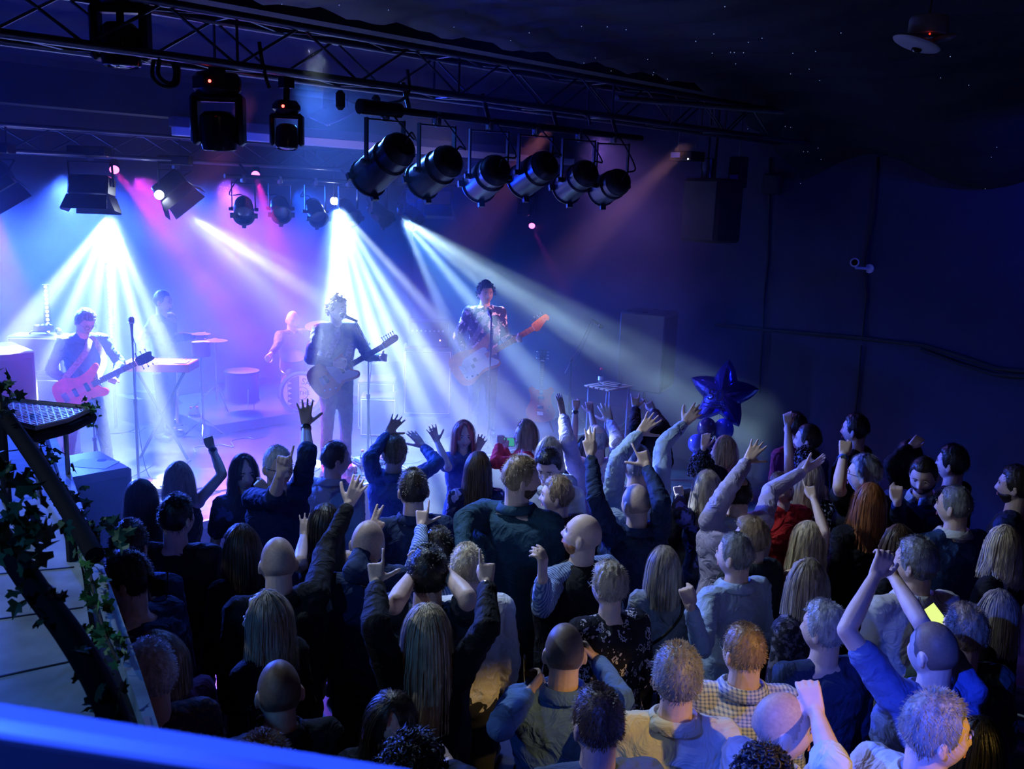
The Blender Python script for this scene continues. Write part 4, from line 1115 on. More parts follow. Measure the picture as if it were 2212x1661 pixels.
MB().cyl((c0.x, 9.4, 3.44), (c1.x, 9.4, 3.44), .024, .024, 14).build('tube', BLACK, bt2)
for x in np.linspace(c0.x + .3, c1.x - .3, 3): MB().cyl((x, 9.4, 3.44), (x, 9.66, 3.6), .014, .014, 8).build('hanger', BLACK, bt2)
hb0, hb1 = Pd(1332, 212, 7.6), Pd(1690, 242, 9.2)
bt3 = thing('lamp_bar', (hb0 + hb1) / 2, 'bare grey scaffold bar on the right with two wire loops', 'bar')
MB().cyl(hb0, hb1, .024, .024, 12).build('tube', mat('galvanised', (.22, .23, .24), .5, .5), bt3)
for (px, py, d_) in ((1450, 218, 8.1), (1540, 226, 8.5)):
    o = Pd(px, py, d_); lp = [o + Rt * (.018 * math.sin(a)) * 1.0 + V((0, 0, -.10 + .10 * math.cos(a))) for a in [i * math.pi / 8 for i in range(17)]]
    w_ = MB().tube(lp, .004, 6).build('safety_wire', GREY)
    tag(w_, 'loop of safety wire hanging from the bare bar, ' + ('nearer the big lamps' if px < 1500 else 'farther from the big lamps'), 'wire loop', 'wire loops on the bare bar')
def far(O, px, py, L):
    d = ray(px, py).normalized(); oc = CAM - O; b = oc.dot(d); disc = b * b - (oc.dot(oc) - L * L)
    t = -b + math.sqrt(max(0, disc)); p = CAM + d * t; return O + (p - O).normalized() * L
def near(O, px, py, L):
    d = ray(px, py).normalized(); oc = CAM - O; b = oc.dot(d); disc = b * b - (oc.dot(oc) - L * L)
    t = -b - math.sqrt(max(0, disc)); p = CAM + d * t; return O + (p - O).normalized() * L
def par(label, back, front, rad, bar, grp, frame_=True, can=BLACK):
    """can lamp: back and front centres, yoke up to the bar height"""
    back = V(back); front = V(front); ax = (front - back); L = ax.length; ax.normalize()
    t = thing('stage_lamp', (back + front) / 2, label, 'stage lamp', grp)
    MB().lathe([(.25 * rad, -.10 * L), (.6 * rad, -.09 * L), (.82 * rad, -.02 * L), (.86 * rad, .06 * L), (.92 * rad, .08 * L), (.92 * rad, .14 * L), (.88 * rad, .15 * L), (.88 * rad, .30 * L), (1.0 * rad, .34 * L), (1.0 * rad, .98 * L), (1.08 * rad, .99 * L), (1.08 * rad, L), (.92 * rad, L), (.92 * rad, .9 * L), (.80 * rad, .72 * L)], back, ax, 28).build('can', can, t)
    MB().lathe([(.01, .80 * L), (.55 * rad, .79 * L), (.9 * rad, .76 * L)], back, ax, 24, False).build('lens', mat('lamp glass', (.04, .045, .06), .08, spec=.8), t)
    side = ax.cross(V((0, 0, 1))).normalized(); mid = back + ax * L * .48
    up = V((0, 0, 1)); top = V((mid.x, mid.y, bar)) if bar else mid + up * rad * 2.4
    h = (top.z - mid.z) - .10
    yk = MB(); w_ = rad * 1.16
    for s_ in (-1, 1): yk.box(mid + side * s_ * w_ + up * h / 2, (.012, .035, h + .04), frame(ax, up).to_4x4().to_3x3() if False else Matrix((side, up.cross(side), up)).transposed())
    yk.box(mid + up * (h + .01), (w_ * 2 + .012, .035, .010), Matrix((side, up.cross(side), up)).transposed())
    yk.build('yoke', can, t, False)
    for s_ in (-1, 1): MB().cyl(mid + side * s_ * w_ * .9, mid + side * s_ * (w_ + .035), .022, .018, 10).build('knob', BLACK, t)
    MB().box(mid + up * (h + .06), (.05, .05, .09), bev=.01).cyl(mid + up * (h + .0), mid + up * (h + .10), .012, .012, 8).build('clamp', GREY, t)
    if frame_:
        a = ax.cross(side).normalized(); fr = MB()
        for q in (side, -side, a if a.z < 0 else -a): fr.box(front + q * rad * 1.12 - ax * .01, (.055, .045, .03), Matrix((q, ax.cross(q), ax)).transposed())
        fr.lathe([(rad * 1.02, -.004), (rad * 1.10, -.004), (rad * 1.10, .006), (rad * 1.02, .006)], front, ax, 24, False); fr.build('gel_frame', BLACK, t, False)
    cab = [back - ax * .09 * L, back - ax * (.09 * L + .05) + up * .05 + side * .02, mid + side * w_ * 1.2 + up * h * .4 - ax * .1, mid + side * w_ * .6 + up * h * 1.1, mid + up * (h + .1)]
    MB().tube(smooth(cab), .006, 6).build('power_cable', DARK, t)
    return t
def smooth(pts, k=5):
    pts = [V(p) for p in pts]; out = []
    for i in range(len(pts) - 1):
        p0 = pts[max(0, i - 1)]; p1 = pts[i]; p2 = pts[i + 1]; p3 = pts[min(len(pts) - 1, i + 2)]
        for j in range(k):
            t = j / k
            out.append(.5 * ((2 * p1) + (p2 - p0) * t + (2 * p0 - 5 * p1 + 4 * p2 - p3) * t * t + (3 * p1 - p0 - 3 * p2 + p3) * t ** 3))
    out.append(pts[-1]); return out
PARB = mat('lamp black', (.03, .032, .04), .3, .4)
orders = ['leftmost of the big can lamps under the front truss', 'second big can lamp from the left on the front bar', 'third big can lamp from the left on the front bar', 'fourth big can lamp from the left on the front bar', 'fifth big can lamp from the left on the front bar', 'rightmost big can lamp on the front bar, half in shadow']
for i, (bx, by, fx, fy, r_, L) in enumerate([(867, 318, 795, 385, .125, .42), (972, 345, 912, 392, .125, .36), (1073, 365, 1035, 400, .125, .36), (1180, 355, 1128, 393, .125, .36), (1268, 372, 1224, 408, .12, .36), (1338, 392, 1300, 412, .12, .36)]):
    bk = PY(bx, by, 4.85); bk = PY(bx, by, 4.85 + 5.0 - (bk.lerp(far(bk, fx, fy, L), .48)).y); par(orders[i], bk, far(bk, fx, fy, L), r_, 3.86, 'big can lamps on the front bar', True, PARB)
words = ['leftmost', 'second from left', 'third from left', 'fourth from left', 'fifth from left', 'rightmost']
for i, (bx, by, fx, fy, r_) in enumerate([(526, 438, 527, 467, .105), (603, 437, 608, 465, .105), (674, 441, 689, 474, .105), (742, 442, 763, 473, .105), (804, 447, 836, 475, .105), (868, 450, 905, 476, .105)]):
    bk = PY(bx, by, 9.42); bk = PY(bx, by, 9.42 + 9.4 - (bk.lerp(near(bk, fx, fy, .30), .48)).y); par('small can lamp on the rear bar, ' + words[i] + ' of six', bk, near(bk, fx, fy, .30), r_, 3.46, 'small can lamps on the rear bar')
def flood(label, px, py, yy, wid, aim, on=None, grp='barn-door floods on the rear truss', top=3.60):
    c = PY(px, py, yy); ax = V(aim).normalized(); t = thing('flood_lamp', c, label, 'stage lamp', grp)
    hr = V((Rt.x, Rt.y, 0)).normalized(); sx = (hr - ax * hr.dot(ax)).normalized(); sy = ax.cross(sx)
    M = Matrix((sx, sy, ax)).transposed(); h = wid * .55
    MB().box(c - ax * .10, (wid, h, .20), M, .02).build('housing', BLACK, t)
    MB().box(c + ax * .003, (wid * .86, h * .8, .012), M).build('lens', glow('lamp face on', (.8, .9, 1.0), on) if on else mat('lamp glass', (.04, .045, .06), .08, spec=.8), t, False)
    d = .15
    for s_ in (-1, 1):
        e = c + sx * s_ * wid * .5; f = e + ax * d + sx * s_ * d * .45
        MB().add([e - sy * h * .5, e + sy * h * .5, f + sy * h * .42, f - sy * h * .42], [(0, 1, 2, 3)]).build('barn_door', BLACK, t, False).modifiers.new('s', 'SOLIDIFY').thickness = .004
        e = c + sy * s_ * h * .5; f = e + ax * d + sy * s_ * d * .45
        MB().add([e - sx * wid * .5, e + sx * wid * .5, f + sx * wid * .58, f - sx * wid * .58], [(0, 1, 2, 3)]).build('barn_door', BLACK, t, False).modifiers.new('s', 'SOLIDIFY').thickness = .004
    yk = MB(); tz = top - .10
    for s_ in (-1, 1): yk.tube([c - ax * .1 + sx * s_ * wid * .54, V((c.x, c.y, tz)) + hr * s_ * wid * .54], .012, 6)
    yk.box((c.x, c.y, tz), (wid * 1.1, .04, .012), Matrix.Rotation(R(-45), 3, 'Z')).build('yoke', BLACK, t, False)
    MB().cyl((c.x, c.y, tz), (c.x, c.y, top), .018, .018, 8).box((c.x, c.y, tz + .05), (.06, .06, .07)).build('clamp', GREY, t)
    MB().box((c.x, c.y, tz + .10), (wid * .95, .16, .10), Matrix.Rotation(R(-45), 3, 'Z'), .01).build('ballast_box', BLACK, t)
    return c
flood('barn-door flood at the far left of the rear truss, throwing a white fan', 198, 424, 9.66, .40, (-.12, -.12, -1), None, top=3.62)
flood('barn-door flood tilted to the right, second on the rear truss', 382, 418, 9.66, .34, (.35, -.65, -.75), 2.5, top=3.58)
flood('unlit barn-door flood to the right of the small lamps', 948, 445, 9.66, .34, (-.1, -.1, -1), None, top=3.58)
flood('unlit flat flood low behind the big lamps', 905, 400, 9.66, .34, (.2, -.3, -.9), None, top=3.60)
flood('flood cut by the left edge of the picture', -6, 405, 9.66, .34, (.2, -.6, -.75), None, top=3.60)
def mover(label, px, py, yy, w_, led=True, up=4.0, aim=(0.1, .25, -1), grp='moving-head lamps on the front truss', lensm=None):
    c = PY(px, py, yy); t = thing('moving_head_lamp', c, label, 'stage lamp', grp)
    MB().box((c.x, c.y, c.z + w_ * .88), (w_ * .80, w_ * .62, w_ * .42), bev=.03).build('base', BLACK, t, True)
    MB().cyl((c.x, c.y, c.z + w_ * 1.05), (c.x, c.y, up), .02, .02, 10).box((c.x, c.y, up - .04), (.07, .07, .08)).build('clamp', BLACK, t)
    ax = V(aim).normalized(); sx = Rt.copy(); sx.z = 0; sx.normalize()
    yk = MB(); fy = V((0, 0, 1)).cross(sx)
    M = Matrix((sx, fy, V((0, 0, 1)))).transposed()
    yk.box(V((c.x, c.y, c.z + w_ * .62)), (w_ * 1.02, w_ * .34, w_ * .16), M, .02)
    for s_ in (-1, 1): yk.box(V((c.x, c.y, c.z + w_ * .20)) + sx * s_ * w_ * .44, (w_ * .15, w_ * .36, w_ * .95), M, .03)
    yk.build('yoke', BLACK, t)
    ax = (ax - sx * ax.dot(sx)).normalized()
    r_ = w_ * .35
    MB().lathe([(.2 * r_, -1.1 * r_), (.7 * r_, -1.05 * r_), (.95 * r_, -.8 * r_), (1.0 * r_, -.2 * r_), (1.0 * r_, .6 * r_), (.92 * r_, 1.0 * r_), (.85 * r_, 1.05 * r_), (.8 * r_, .95 * r_)], c, ax, 28).build('head', mat('mover shell', (.02, .022, .03), .18, .2), t)
    MB().ball(c + ax * r_ * .82, (r_ * .8, r_ * .8, r_ * .3), 20, 10, frame(ax.orthogonal(), ax)).build('lens', lensm or mat('lamp glass', (.04, .045, .06), .08, spec=.8), t)
    if led:
        q = V((c.x, c.y, c.z + w_ * .88)) - fwd0 * w_ * .45
        MB().ball(q, .009, 8, 6).build('status_light', glow('red led', (1, .04, .03), 14), t)
mover('large moving-head lamp with a red status light on the front truss', 472, 283, 5.2, .30, aim=(.05, .1, -1))
mover('smaller moving-head lamp hung right of the large one', 620, 296, 5.2, .20, aim=(-.1, -.1, -1))
mover('moving-head lamp far right of the rear rig beside a pink spot', 1136, 452, 9.66, .26, aim=(.0, -.4, -1), up=3.62, grp='small spots on the rear truss')
mover('dark moving-head lamp folded up at the left end of the front truss', 262, 98, 5.2, .30, False, aim=(0, 0, -1))
def ledpar(label, px, py, yy, col, s_, aim):
    c = PY(px, py, yy); ax = V(aim).normalized(); t = thing('spot_lamp', c, label, 'stage lamp', 'small coloured spots on the rear rig')
    MB().lathe([(.02, -.16), (.05, -.15), (.055, -.01), (.05, .0), (.045, -.006)], c, ax, 18).build('can', BLACK, t)
    MB().lathe([(.001, .001), (.046, .0)], c - ax * .004, ax, 18, False).build('lens', glow('lens ' + label[:12], col, s_), t, False)
    MB().cyl(c - ax * .1, (c.x, c.y, 3.62), .008, .008, 6).build('bracket', BLACK, t)
tc = lambda px, py, yy: (CAM - PY(px, py, yy)).normalized() + V((0, 0, -.5))
ledpar('small pink spot just right of the far left flood', 247, 367, 9.66, (1, .12, .6), 6, tc(247, 367, 9.66))
ledpar('small pink spot above the leftmost small can lamp', 552, 378, 9.66, (1, .07, .4), 6, tc(552, 378, 9.5))
ledpar('small pink spot pointing down by the far right moving head', 1149, 488, 9.66, (1, .08, .42), 5, tc(1149, 488, 9.3))
ledpar('bright white spot at the left of the tilted flood', 344, 421, 9.66, (.75, .85, 1), 90, (CAM - PY(344, 421, 9.5)))
ledpar('bright white spot between the third and fourth small can lamps', 722, 434, 9.66, (.75, .85, 1), 90, (CAM - PY(722, 434, 9.5)))
# things hanging from the right of the rig
sp = PX(1538, 455, 9.0)
t = thing('hanging_loudspeaker', sp, 'large black loudspeaker hung in the dark by the right wall', 'loudspeaker')
MB().box(sp, (.50, .48, .70), bev=.03).build('cabinet', DARK, t); MB().cyl(sp + V((0, 0, .33)), (sp.x, sp.y, 4.8), .012, .012, 6).build('chain', BLACK, t)
MB().box(sp - V((.26, 0, 0)), (.02, .42, .62)).build('grille', mat('speaker grille', (.02, .02, .025), .6, bump=.6, bscale=300), t, False)
pj = PX(1484, 338, 8.6)
t = thing('projector', pj, 'small dark projector with a pale label hung right of the big lamps', 'projector')
MB().box(pj, (.26, .30, .10), bev=.01).build('body', BLACK, t)
MB().box(pj + V((-.132, .06, .01)), (.003, .12, .055)).build('sticker', mat('pale sticker', (.45, .5, .9), .6), t, False)
MB().ball(pj + V((-.135, -.11, -.035)), .008, 8, 6).build('indicator', glow('white led', (.9, .9, 1), 6), t)
for dy in (-.12, .12): MB().cyl(pj + V((0, dy, .05)), (pj.x, pj.y + dy, 4.8), .005, .005, 6).build('rod', GREY, t)
bx = PX(1593, 392, 9.3)
t = thing('control_box', bx, 'grey control box with a pale violet label on the right wall rig', 'control box')
MB().box(bx + V((0, 0, .10)), (.16, .16, .34), bev=.01).build('case', DARK, t); MB().box(bx + V((-.085, 0, -.02)), (.004, .11, .18)).build('label_plate', mat('violet label', (.35, .28, .75), .6), t, False)
MB().cyl(bx + V((0, 0, .25)), (bx.x, bx.y, 4.8), .006, .006, 6).build('rod', GREY, t)
cy_ = PX(1528, 375, 9.0)
t = thing('stage_lamp', cy_, 'dark cylinder lamp hanging upright by the right wall', 'stage lamp')
MB().lathe([(.03, .17), (.07, .16), (.075, .05), (.06, .0), (.075, -.06), (.075, -.17), (.06, -.18)], cy_, n=20).build('can', PARB, t); MB().cyl(cy_ + V((0, 0, .16)), (cy_.x, cy_.y, 4.8), .008, .008, 6).build('hanger', BLACK, t)
# cable loops on the front truss
for i, pts in enumerate(([(332, 130), (330, 165), (352, 186), (380, 183), (386, 160), (384, 140)], [(345, 128), (342, 160), (358, 178), (374, 178), (378, 155), (372, 135)], [(880, 150), (884, 195), (868, 216), (838, 224), (822, 236)], [(1250, 240), (1270, 250), (1274, 270)], [(560, 90), (566, 130), (575, 170), (582, 190)])):
    o = MB().tube(smooth([PY(x, y, 5.05) for x, y in pts]), .011, 7).build('truss_cable', DARK)
    tag(o, ['outer loop of slack black cable below the left of the front truss', 'inner loop of slack black cable below the left of the front truss', 'thick cable curling down onto the end sleeve of the front bar', 'short cable drop above the fifth big lamp', 'cable dropping beside the smaller moving head'][i], 'cable', 'slack cables on the front truss')
for i, (px, py) in enumerate(((735, 205), (812, 215))):
    a = PY(px, py - 10, 5.08); o = MB().lathe([(.012, 0), (.03, -.02), (.03, -.10), (.012, -.12)], a, n=12).build('cable_plug', DARK)
    tag(o, 'black plug hanging from the front truss, ' + ('left' if i == 0 else 'right') + ' of a pair', 'plug', 'plugs below the front truss')
dg = PY(725, 243, 8.4); t = tag(MB().cyl(dg + V((.15, 0, 0)), (dg.x + .15, dg.y, 4.8), .003, .003, 5).cyl(dg - V((.15, 0, 0)), (dg.x - .15, dg.y, 4.8), .003, .003, 5).box(dg, (.50, .32, .02), Matrix.Rotation(R(-24), 3, 'Y') @ Matrix.Rotation(R(20), 3, 'X'), .004).build('reflector_panel', mat('mirror foil', (.55, .5, .75), .18, .9, bump=.8, bscale=7)), 'tilted shiny panel catching violet light below the front truss', 'panel')

# ------------------------------------------------------------ the stage
BAND = 'band on the stage'
def text_mesh(name, s, size, M, m, parent, ext=.001):
    cu = bpy.data.curves.new(name, 'FONT'); cu.body = s; cu.size = size; cu.align_x = 'CENTER'; cu.align_y = 'CENTER'; cu.extrude = ext
    o = bpy.data.objects.new(name, cu); _tmp.collection.objects.link(o); _tvl.update()
    me = bpy.data.meshes.new_from_object(o.evaluated_get(_tvl.depsgraph)); bpy.data.objects.remove(o)
    me.transform(M.to_4x4()); me.materials.clear()
    return obj(name, me, m, parent, False)
def basis(x, z, o):
    x = V(x).normalized(); z = V(z); z = (z - x * z.dot(x)).normalized(); y = z.cross(x)
    M = Matrix((x, y, z)).transposed().to_4x4(); M.translation = V(o); return M
def catmull2(poly, k=6):
    n = len(poly); out = []
    for i in range(n):
        p0, p1, p2, p3 = [V((*poly[(i + j - 1) % n], 0)) for j in range(4)]
        for j in range(k):
            t = j / k; q = .5 * ((2 * p1) + (p2 - p0) * t + (2 * p0 - 5 * p1 + 4 * p2 - p3) * t * t + (3 * p1 - p0 - 3 * p2 + p3) * t ** 3)
            out.append((q.x, q.y))
    return out
def guitar(label, bodyp, headp, face, kind, group='guitars on the stage', strap=None, roll=0):
    """x runs from the body centre to the headstock tip, z faces the audience"""
    bodyp = V(bodyp); headp = V(headp)
    M = basis(headp - bodyp, face, bodyp) @ Matrix.Rotation(R(roll), 4, 'X')
    t = thing('electric_guitar' if kind != 'bass' else 'bass_guitar', bodyp, label, 'guitar', group)
    S = {'tele': .97, 'prs': .96, 'bass': 1.12, 'semi': 1.0}[kind]
    def W(p): return M @ V(p)
    full = (headp - bodyp).length; S = full / {'tele': .70, 'prs': .70, 'bass': .82, 'semi': .74}[kind]
    outl = {'tele': [(-.24, .0), (-.215, .13), (-.10, .165), (.02, .125), (.10, .125), (.155, .135), (.165, .09), (.15, .03), (.16, -.03), (.215, -.09), (.19, -.135), (.12, -.13), (.04, -.115), (-.08, -.165), (-.20, -.14)],
            'prs': [(-.23, .0), (-.20, .13), (-.09, .16), (.02, .115), (.12, .125), (.21, .16), (.23, .12), (.16, .05), (.15, -.03), (.20, -.10), (.17, -.14), (.09, -.12), (.02, -.11), (-.09, -.16), (-.20, -.13)],
            'bass': [(-.25, .02), (-.22, .14), (-.11, .17), (.02, .13), (.13, .15), (.24, .18), (.26, .13), (.17, .06), (.16, -.03), (.21, -.11), (.17, -.15), (.08, -.13), (-.02, -.13), (-.13, -.17), (-.23, -.12)],
            'semi': [(-.26, .0), (-.23, .15), (-.12, .20), (.0, .15), (.09, .14), (.17, .17), (.22, .13), (.18, .06), (.18, -.06), (.22, -.13), (.17, -.17), (.09, -.14), (.0, -.15), (-.12, -.20), (-.23, -.15)]}[kind]
    col = {'tele': mat('sunburst wood', (.42, .10, .05), .2, var=.5, vscale=6), 'prs': mat('red flame maple', (.60, .03, .08), .18, var=.3, vscale=12), 'bass': mat('sunburst orange', (.55, .16, .05), .2, var=.5, vscale=5), 'semi': mat('cherry sunburst', (.45, .06, .03), .2, var=.5, vscale=6)}[kind]
    ol = [(x * S, y * S) for x, y in catmull2(outl)]
    MB().prism(ol, -.022, .018, M).build('guitar_body', col, t, True)
    if kind in ('tele', 'bass'):
        pg = {'tele': [(-.03, .10), (.06, .105), (.13, .10), (.15, .05), (.14, .0), (.15, -.04), (.20, -.09), (.175, -.115), (.11, -.10), (.04, -.085), (.0, -.10), (-.02, -.03)],
              'bass': [(-.12, .06), (-.04, .085), (.07, .09), (.14, .085), (.16, .03), (.15, -.03), (.20, -.10), (.17, -.125), (.09, -.105), (.02, -.10), (-.06, -.12), (-.15, -.11), (-.17, -.06)]}[kind]
        MB().prism([(x * S, y * S) for x, y in catmull2(pg, 4)], .018, .0215, M).build('pickguard', mat('white pickguard', (.78, .74, .76), .3), t, True)
    neckm = mat('maple neck', (.70, .30, .12), .3) if kind != 'prs' and kind != 'semi' else mat('dark neck', (.10, .04, .03), .35)
    L0, L1 = .13 * S, full - .19 * S * .9
    MB().box(W(((L0 + L1) / 2, 0, .012)), (L1 - L0, .050 * S, .024), M.to_3x3(), .004).build('neck', neckm, t)
    fbm = neckm if kind in ('bass',) else mat('rosewood', (.06, .03, .025), .35)
    fb = MB().box(W(((L0 - .02 + L1) / 2, 0, .0265)), (L1 - L0 + .02, .052 * S, .005), M.to_3x3()).build('fretboard', fbm, t, False)
    fr = MB()
    nfr = 21
    for i in range(1, nfr):
        x = L1 - (L1 + .12 * S) * (1 - 2 ** (-i / 12.0))
        if x > L0: fr.box(W((x, 0, .0298)), (.0025, .050 * S, .0022), M.to_3x3())
    fr.build('frets', mat('fret wire', (.8, .75, .7), .25, .9), fb, False)
    hs = {'tele': [(0, .024), (.03, .035), (.16, .040), (.185, .015), (.16, -.020), (.05, -.026), (0, -.024)], 'prs': [(0, .024), (.04, .045), (.15, .045), (.18, .03), (.165, .0), (.18, -.03), (.13, -.045), (.04, -.04), (0, -.024)],
          'bass': [(0, .024), (.02, .045), (.17, .060), (.20, .050), (.21, .015), (.185, -.01), (.16, .0), (.06, -.045), (.02, -.045), (0, -.026)], 'semi': [(0, .024), (.03, .04), (.15, .05), (.175, .035), (.165, 0), (.175, -.035), (.15, -.05), (.03, -.04), (0, -.024)]}[kind]
    hm = neckm if kind in ('tele', 'bass') else mat('black lacquer', (.015, .012, .012), .2)
    ho = MB().prism([((x * .9) * S + L1, y * S) for x, y in catmull2(hs, 4)], .004, .020, M).build('headstock', hm, t, True)
    MB().box(W((L1, 0, .028)), (.006, .052 * S, .010), M.to_3x3()).build('nut', mat('bone', (.8, .78, .7), .5), t, False)
    n_t = 4 if kind == 'bass' else 6
    for i in range(n_t):
        if kind in ('tele', 'bass'): x, y, sg = L1 + (.03 + .13 * i / (n_t - 1)) * S * .9, .062 * S + (.012 if kind == 'bass' else 0), 1
        else: x, sg = L1 + (.035 + .1 * (i % 3) / 2) * S * .9, (1 if i < 3 else -1); y = .062 * S * sg
        q = MB().cyl(W((x, y * .5, .012)), W((x, y, .012)), .004, .004, 6).ball(W((x, y + .012 * sg, .012)), ((.012, .014, .005) if kind == 'bass' else (.008, .010, .005)), 10, 6, M.to_3x3())
        q.cyl(W((x, y * .35, .018)), W((x, y * .35, .030)), .005, .004, 8).build('tuning_peg', CHROME, ho)
    pk = {'tele': [(.085, .03, .07), (-.085, .035, .075)], 'prs': [(.06, .035, .08), (-.05, .035, .08)], 'bass': [(.0, .035, .04), (-.045, .035, .04)], 'semi': [(.07, .035, .08), (-.06, .035, .08)]}[kind]
    for i, (x, a, b) in enumerate(pk):
        y = 0 if kind != 'bass' else (.022 if i == 0 else -.022)
        MB().box(W((x * S, y * S, .025)), (a * S, b * S, .010), M.to_3x3(), .003).build('pickup', BLACK, t)
    MB().box(W((-.145 * S if kind != 'tele' else -.12 * S, 0, .024)), (.05 * S, .085 * S, .010), M.to_3x3(), .003).build('bridge', CHROME, t)
    for (x, y) in ((-.10, -.10), (-.05, -.115), (-.15, -.085)): MB().cyl(W((x * S, y * S, .018)), W((x * S, y * S, .030)), .010 * S, .009 * S, 12).build('knob', CHROME if kind == 'tele' else BLACK, t)
    stg_ = MB()
    for i in range(n_t):
        y = (i - (n_t - 1) / 2) * .0085 * S; stg_.cyl(W((-.14 * S, y, .033)), W((L1 + .02, y * .8, .031)), .0007, .0007, 4)
    stg_.build('strings', GREY, t)
    if strap:
        MB().tube(smooth([V(p) for p in strap]), .028, 8, flat=.12, updir=(face[0], face[1], face[2] + .01)).build('strap', mat('woven strap', (.22, .17, .3), .8, var=.5, vscale=40), t)
    return t, M
def gdepth(hands, torso_d, bpx, hpx, lpx):
    dR = min(proj(hands['R'][0])[2] + .05, torso_d - .17); dL = min(proj(hands['L'][0])[2], torso_d - .12)
    t = (lpx - bpx) / (hpx - bpx); return dR, dR + max(-.3, min(.3, (dL - dR) / max(.3, t)))
def tocam(p, d): return V(p) + (CAM - V(p)).normalized() * d
# singer
JKT = cloth('dark velvet jacket', (.04, .05, .12)); JEAN = cloth('dark jeans', (.03, .035, .09)); SH = mat('canvas shoes', (.45, .16, .16), .7)
PL = mat('plectrum', (.8, .5, .2), .4)
s1, sh1, shc, _ = person('singer in dark jacket with tousled curly hair at the centre microphone', 728, 640, 1.80, base=SZ, yaw=160, hyaw=130, face=True, hair=('curly', 'brown', .016), top=JKT, trousers=JEAN, group=BAND, vox=.0065,
       arms={'R': (668, 775, 722, 785, 'grip', 'nn', 0), 'L': (812, 800, 824, 772, 'grip', 'nn', 180)}, shoes=SH, beard='stubble')
g0, g1 = gdepth(sh1, proj(shc)[2], 722, 862, 824); bp = Pd(722, 809, g0)
guitar('sunburst electric guitar with white pickguard played by the singer', bp, Pd(862, 728, g1), (CAM - bp), 'tele', strap=[bp + V((0, 0, .1)) - Rt * .1, shc + V((-.10, -.15, -.25)), shc + V((0, 0, -.17)), shc + V((.12, -.08, -.28)), bp + Rt * .12 + V((0, 0, .14))])
# left guitarist
DJ = cloth('washed denim jacket', (.06, .09, .22))
s2, sh2, shc2, _ = person('guitarist in denim jacket and glasses looking down at his guitar, stage left', 182, 668, 1.66, base=SZ, yaw=165, hyaw=150, pitch=-32, face=True, glasses=True, hair=('crop', 'salt', .016), top=DJ, trousers=JEAN, group=BAND, vox=.0065,
       arms={'R': (108, 800, 163, 838, 'grip', 'nn', 0), 'L': (266, 790, 246, 815, 'grip', 'nn', 180)}, shoes=SH, feet=.20, lean=(0, .05), skin='tan')
d2 = proj(shc2)[2]
g0, g1 = gdepth(sh2, d2, 176, 333, 246); bp = Pd(176, 842, g0)
guitar('red electric guitar with dark neck played by the left guitarist', bp, Pd(333, 765, g1), (CAM - bp), 'prs', strap=[bp + V((0, 0, .1)) - Rt * .15, shc2 + V((-.05, -.1, -.28)), shc2 + V((.05, .0, -.16)), shc2 + V((.1, -.15, -.34)), bp + Rt * .15 + V((0, 0, .1))])
# bass player
s3, sh3, shc3, _ = person('bass player in black blossom-print shirt singing at a microphone', 1050, 611, 1.84, base=SZ, yaw=172, hyaw=160, face=True, hair=('curly', 'black', .012), top=FLORW, trousers=cloth('black trousers', (.015, .015, .03)), group=BAND, vox=.0065, collar=FLORW,
       arms={'R': (985, 735, 1008, 772, 'grip', 'mn', 0), 'L': (1095, 760, 1117, 732, 'grip', 'nn', 180)}, skin='warm')
d3 = proj(shc3)[2]
g0, g1 = gdepth(sh3, d3, 1028, 1184, 1117); bp = Pd(1028, 782, g0)
guitar('sunburst bass guitar with white pickguard and orange maple neck', bp, Pd(1184, 690, g1), (CAM - bp), 'bass', strap=[bp + V((0, 0, .1)) - Rt * .12, shc3 + V((-.08, -.1, -.26)), shc3 + V((.02, 0, -.17)), shc3 + V((.1, -.12, -.30)), bp + Rt * .14 + V((0, 0, .12))])
# drummer and keyboard player
s4, sh4, shc4, _ = person('bald drummer seated behind the kit in violet haze', 632, 671, 1.76, base=SZ, sit=True, headz=1.30, yaw=150, hyaw=155, pitch=-15, face=True, hair=('bald', 'brown'), top=cloth('grey jacket', (.10, .10, .14)), group=BAND,
       arms={'R': (600, 745, 585, 765, 'grip', 'nn', 0), 'L': ('bent', 'grip')})
s5, sh5, shc5, _ = person('keyboard player in pale shirt nearly lost in white haze', 350, 628, 1.68, base=SZ, yaw=120, hyaw=110, face=True, hair=('crop', 'brown'), top=cloth('pale stage shirt', (.22, .22, .30)), group=BAND,
       arms={'L': (372, 730, 428, 725, 'relax', 'nn', 0), 'R': (300, 745, 330, 790, 'relax', 'nn', 0)})
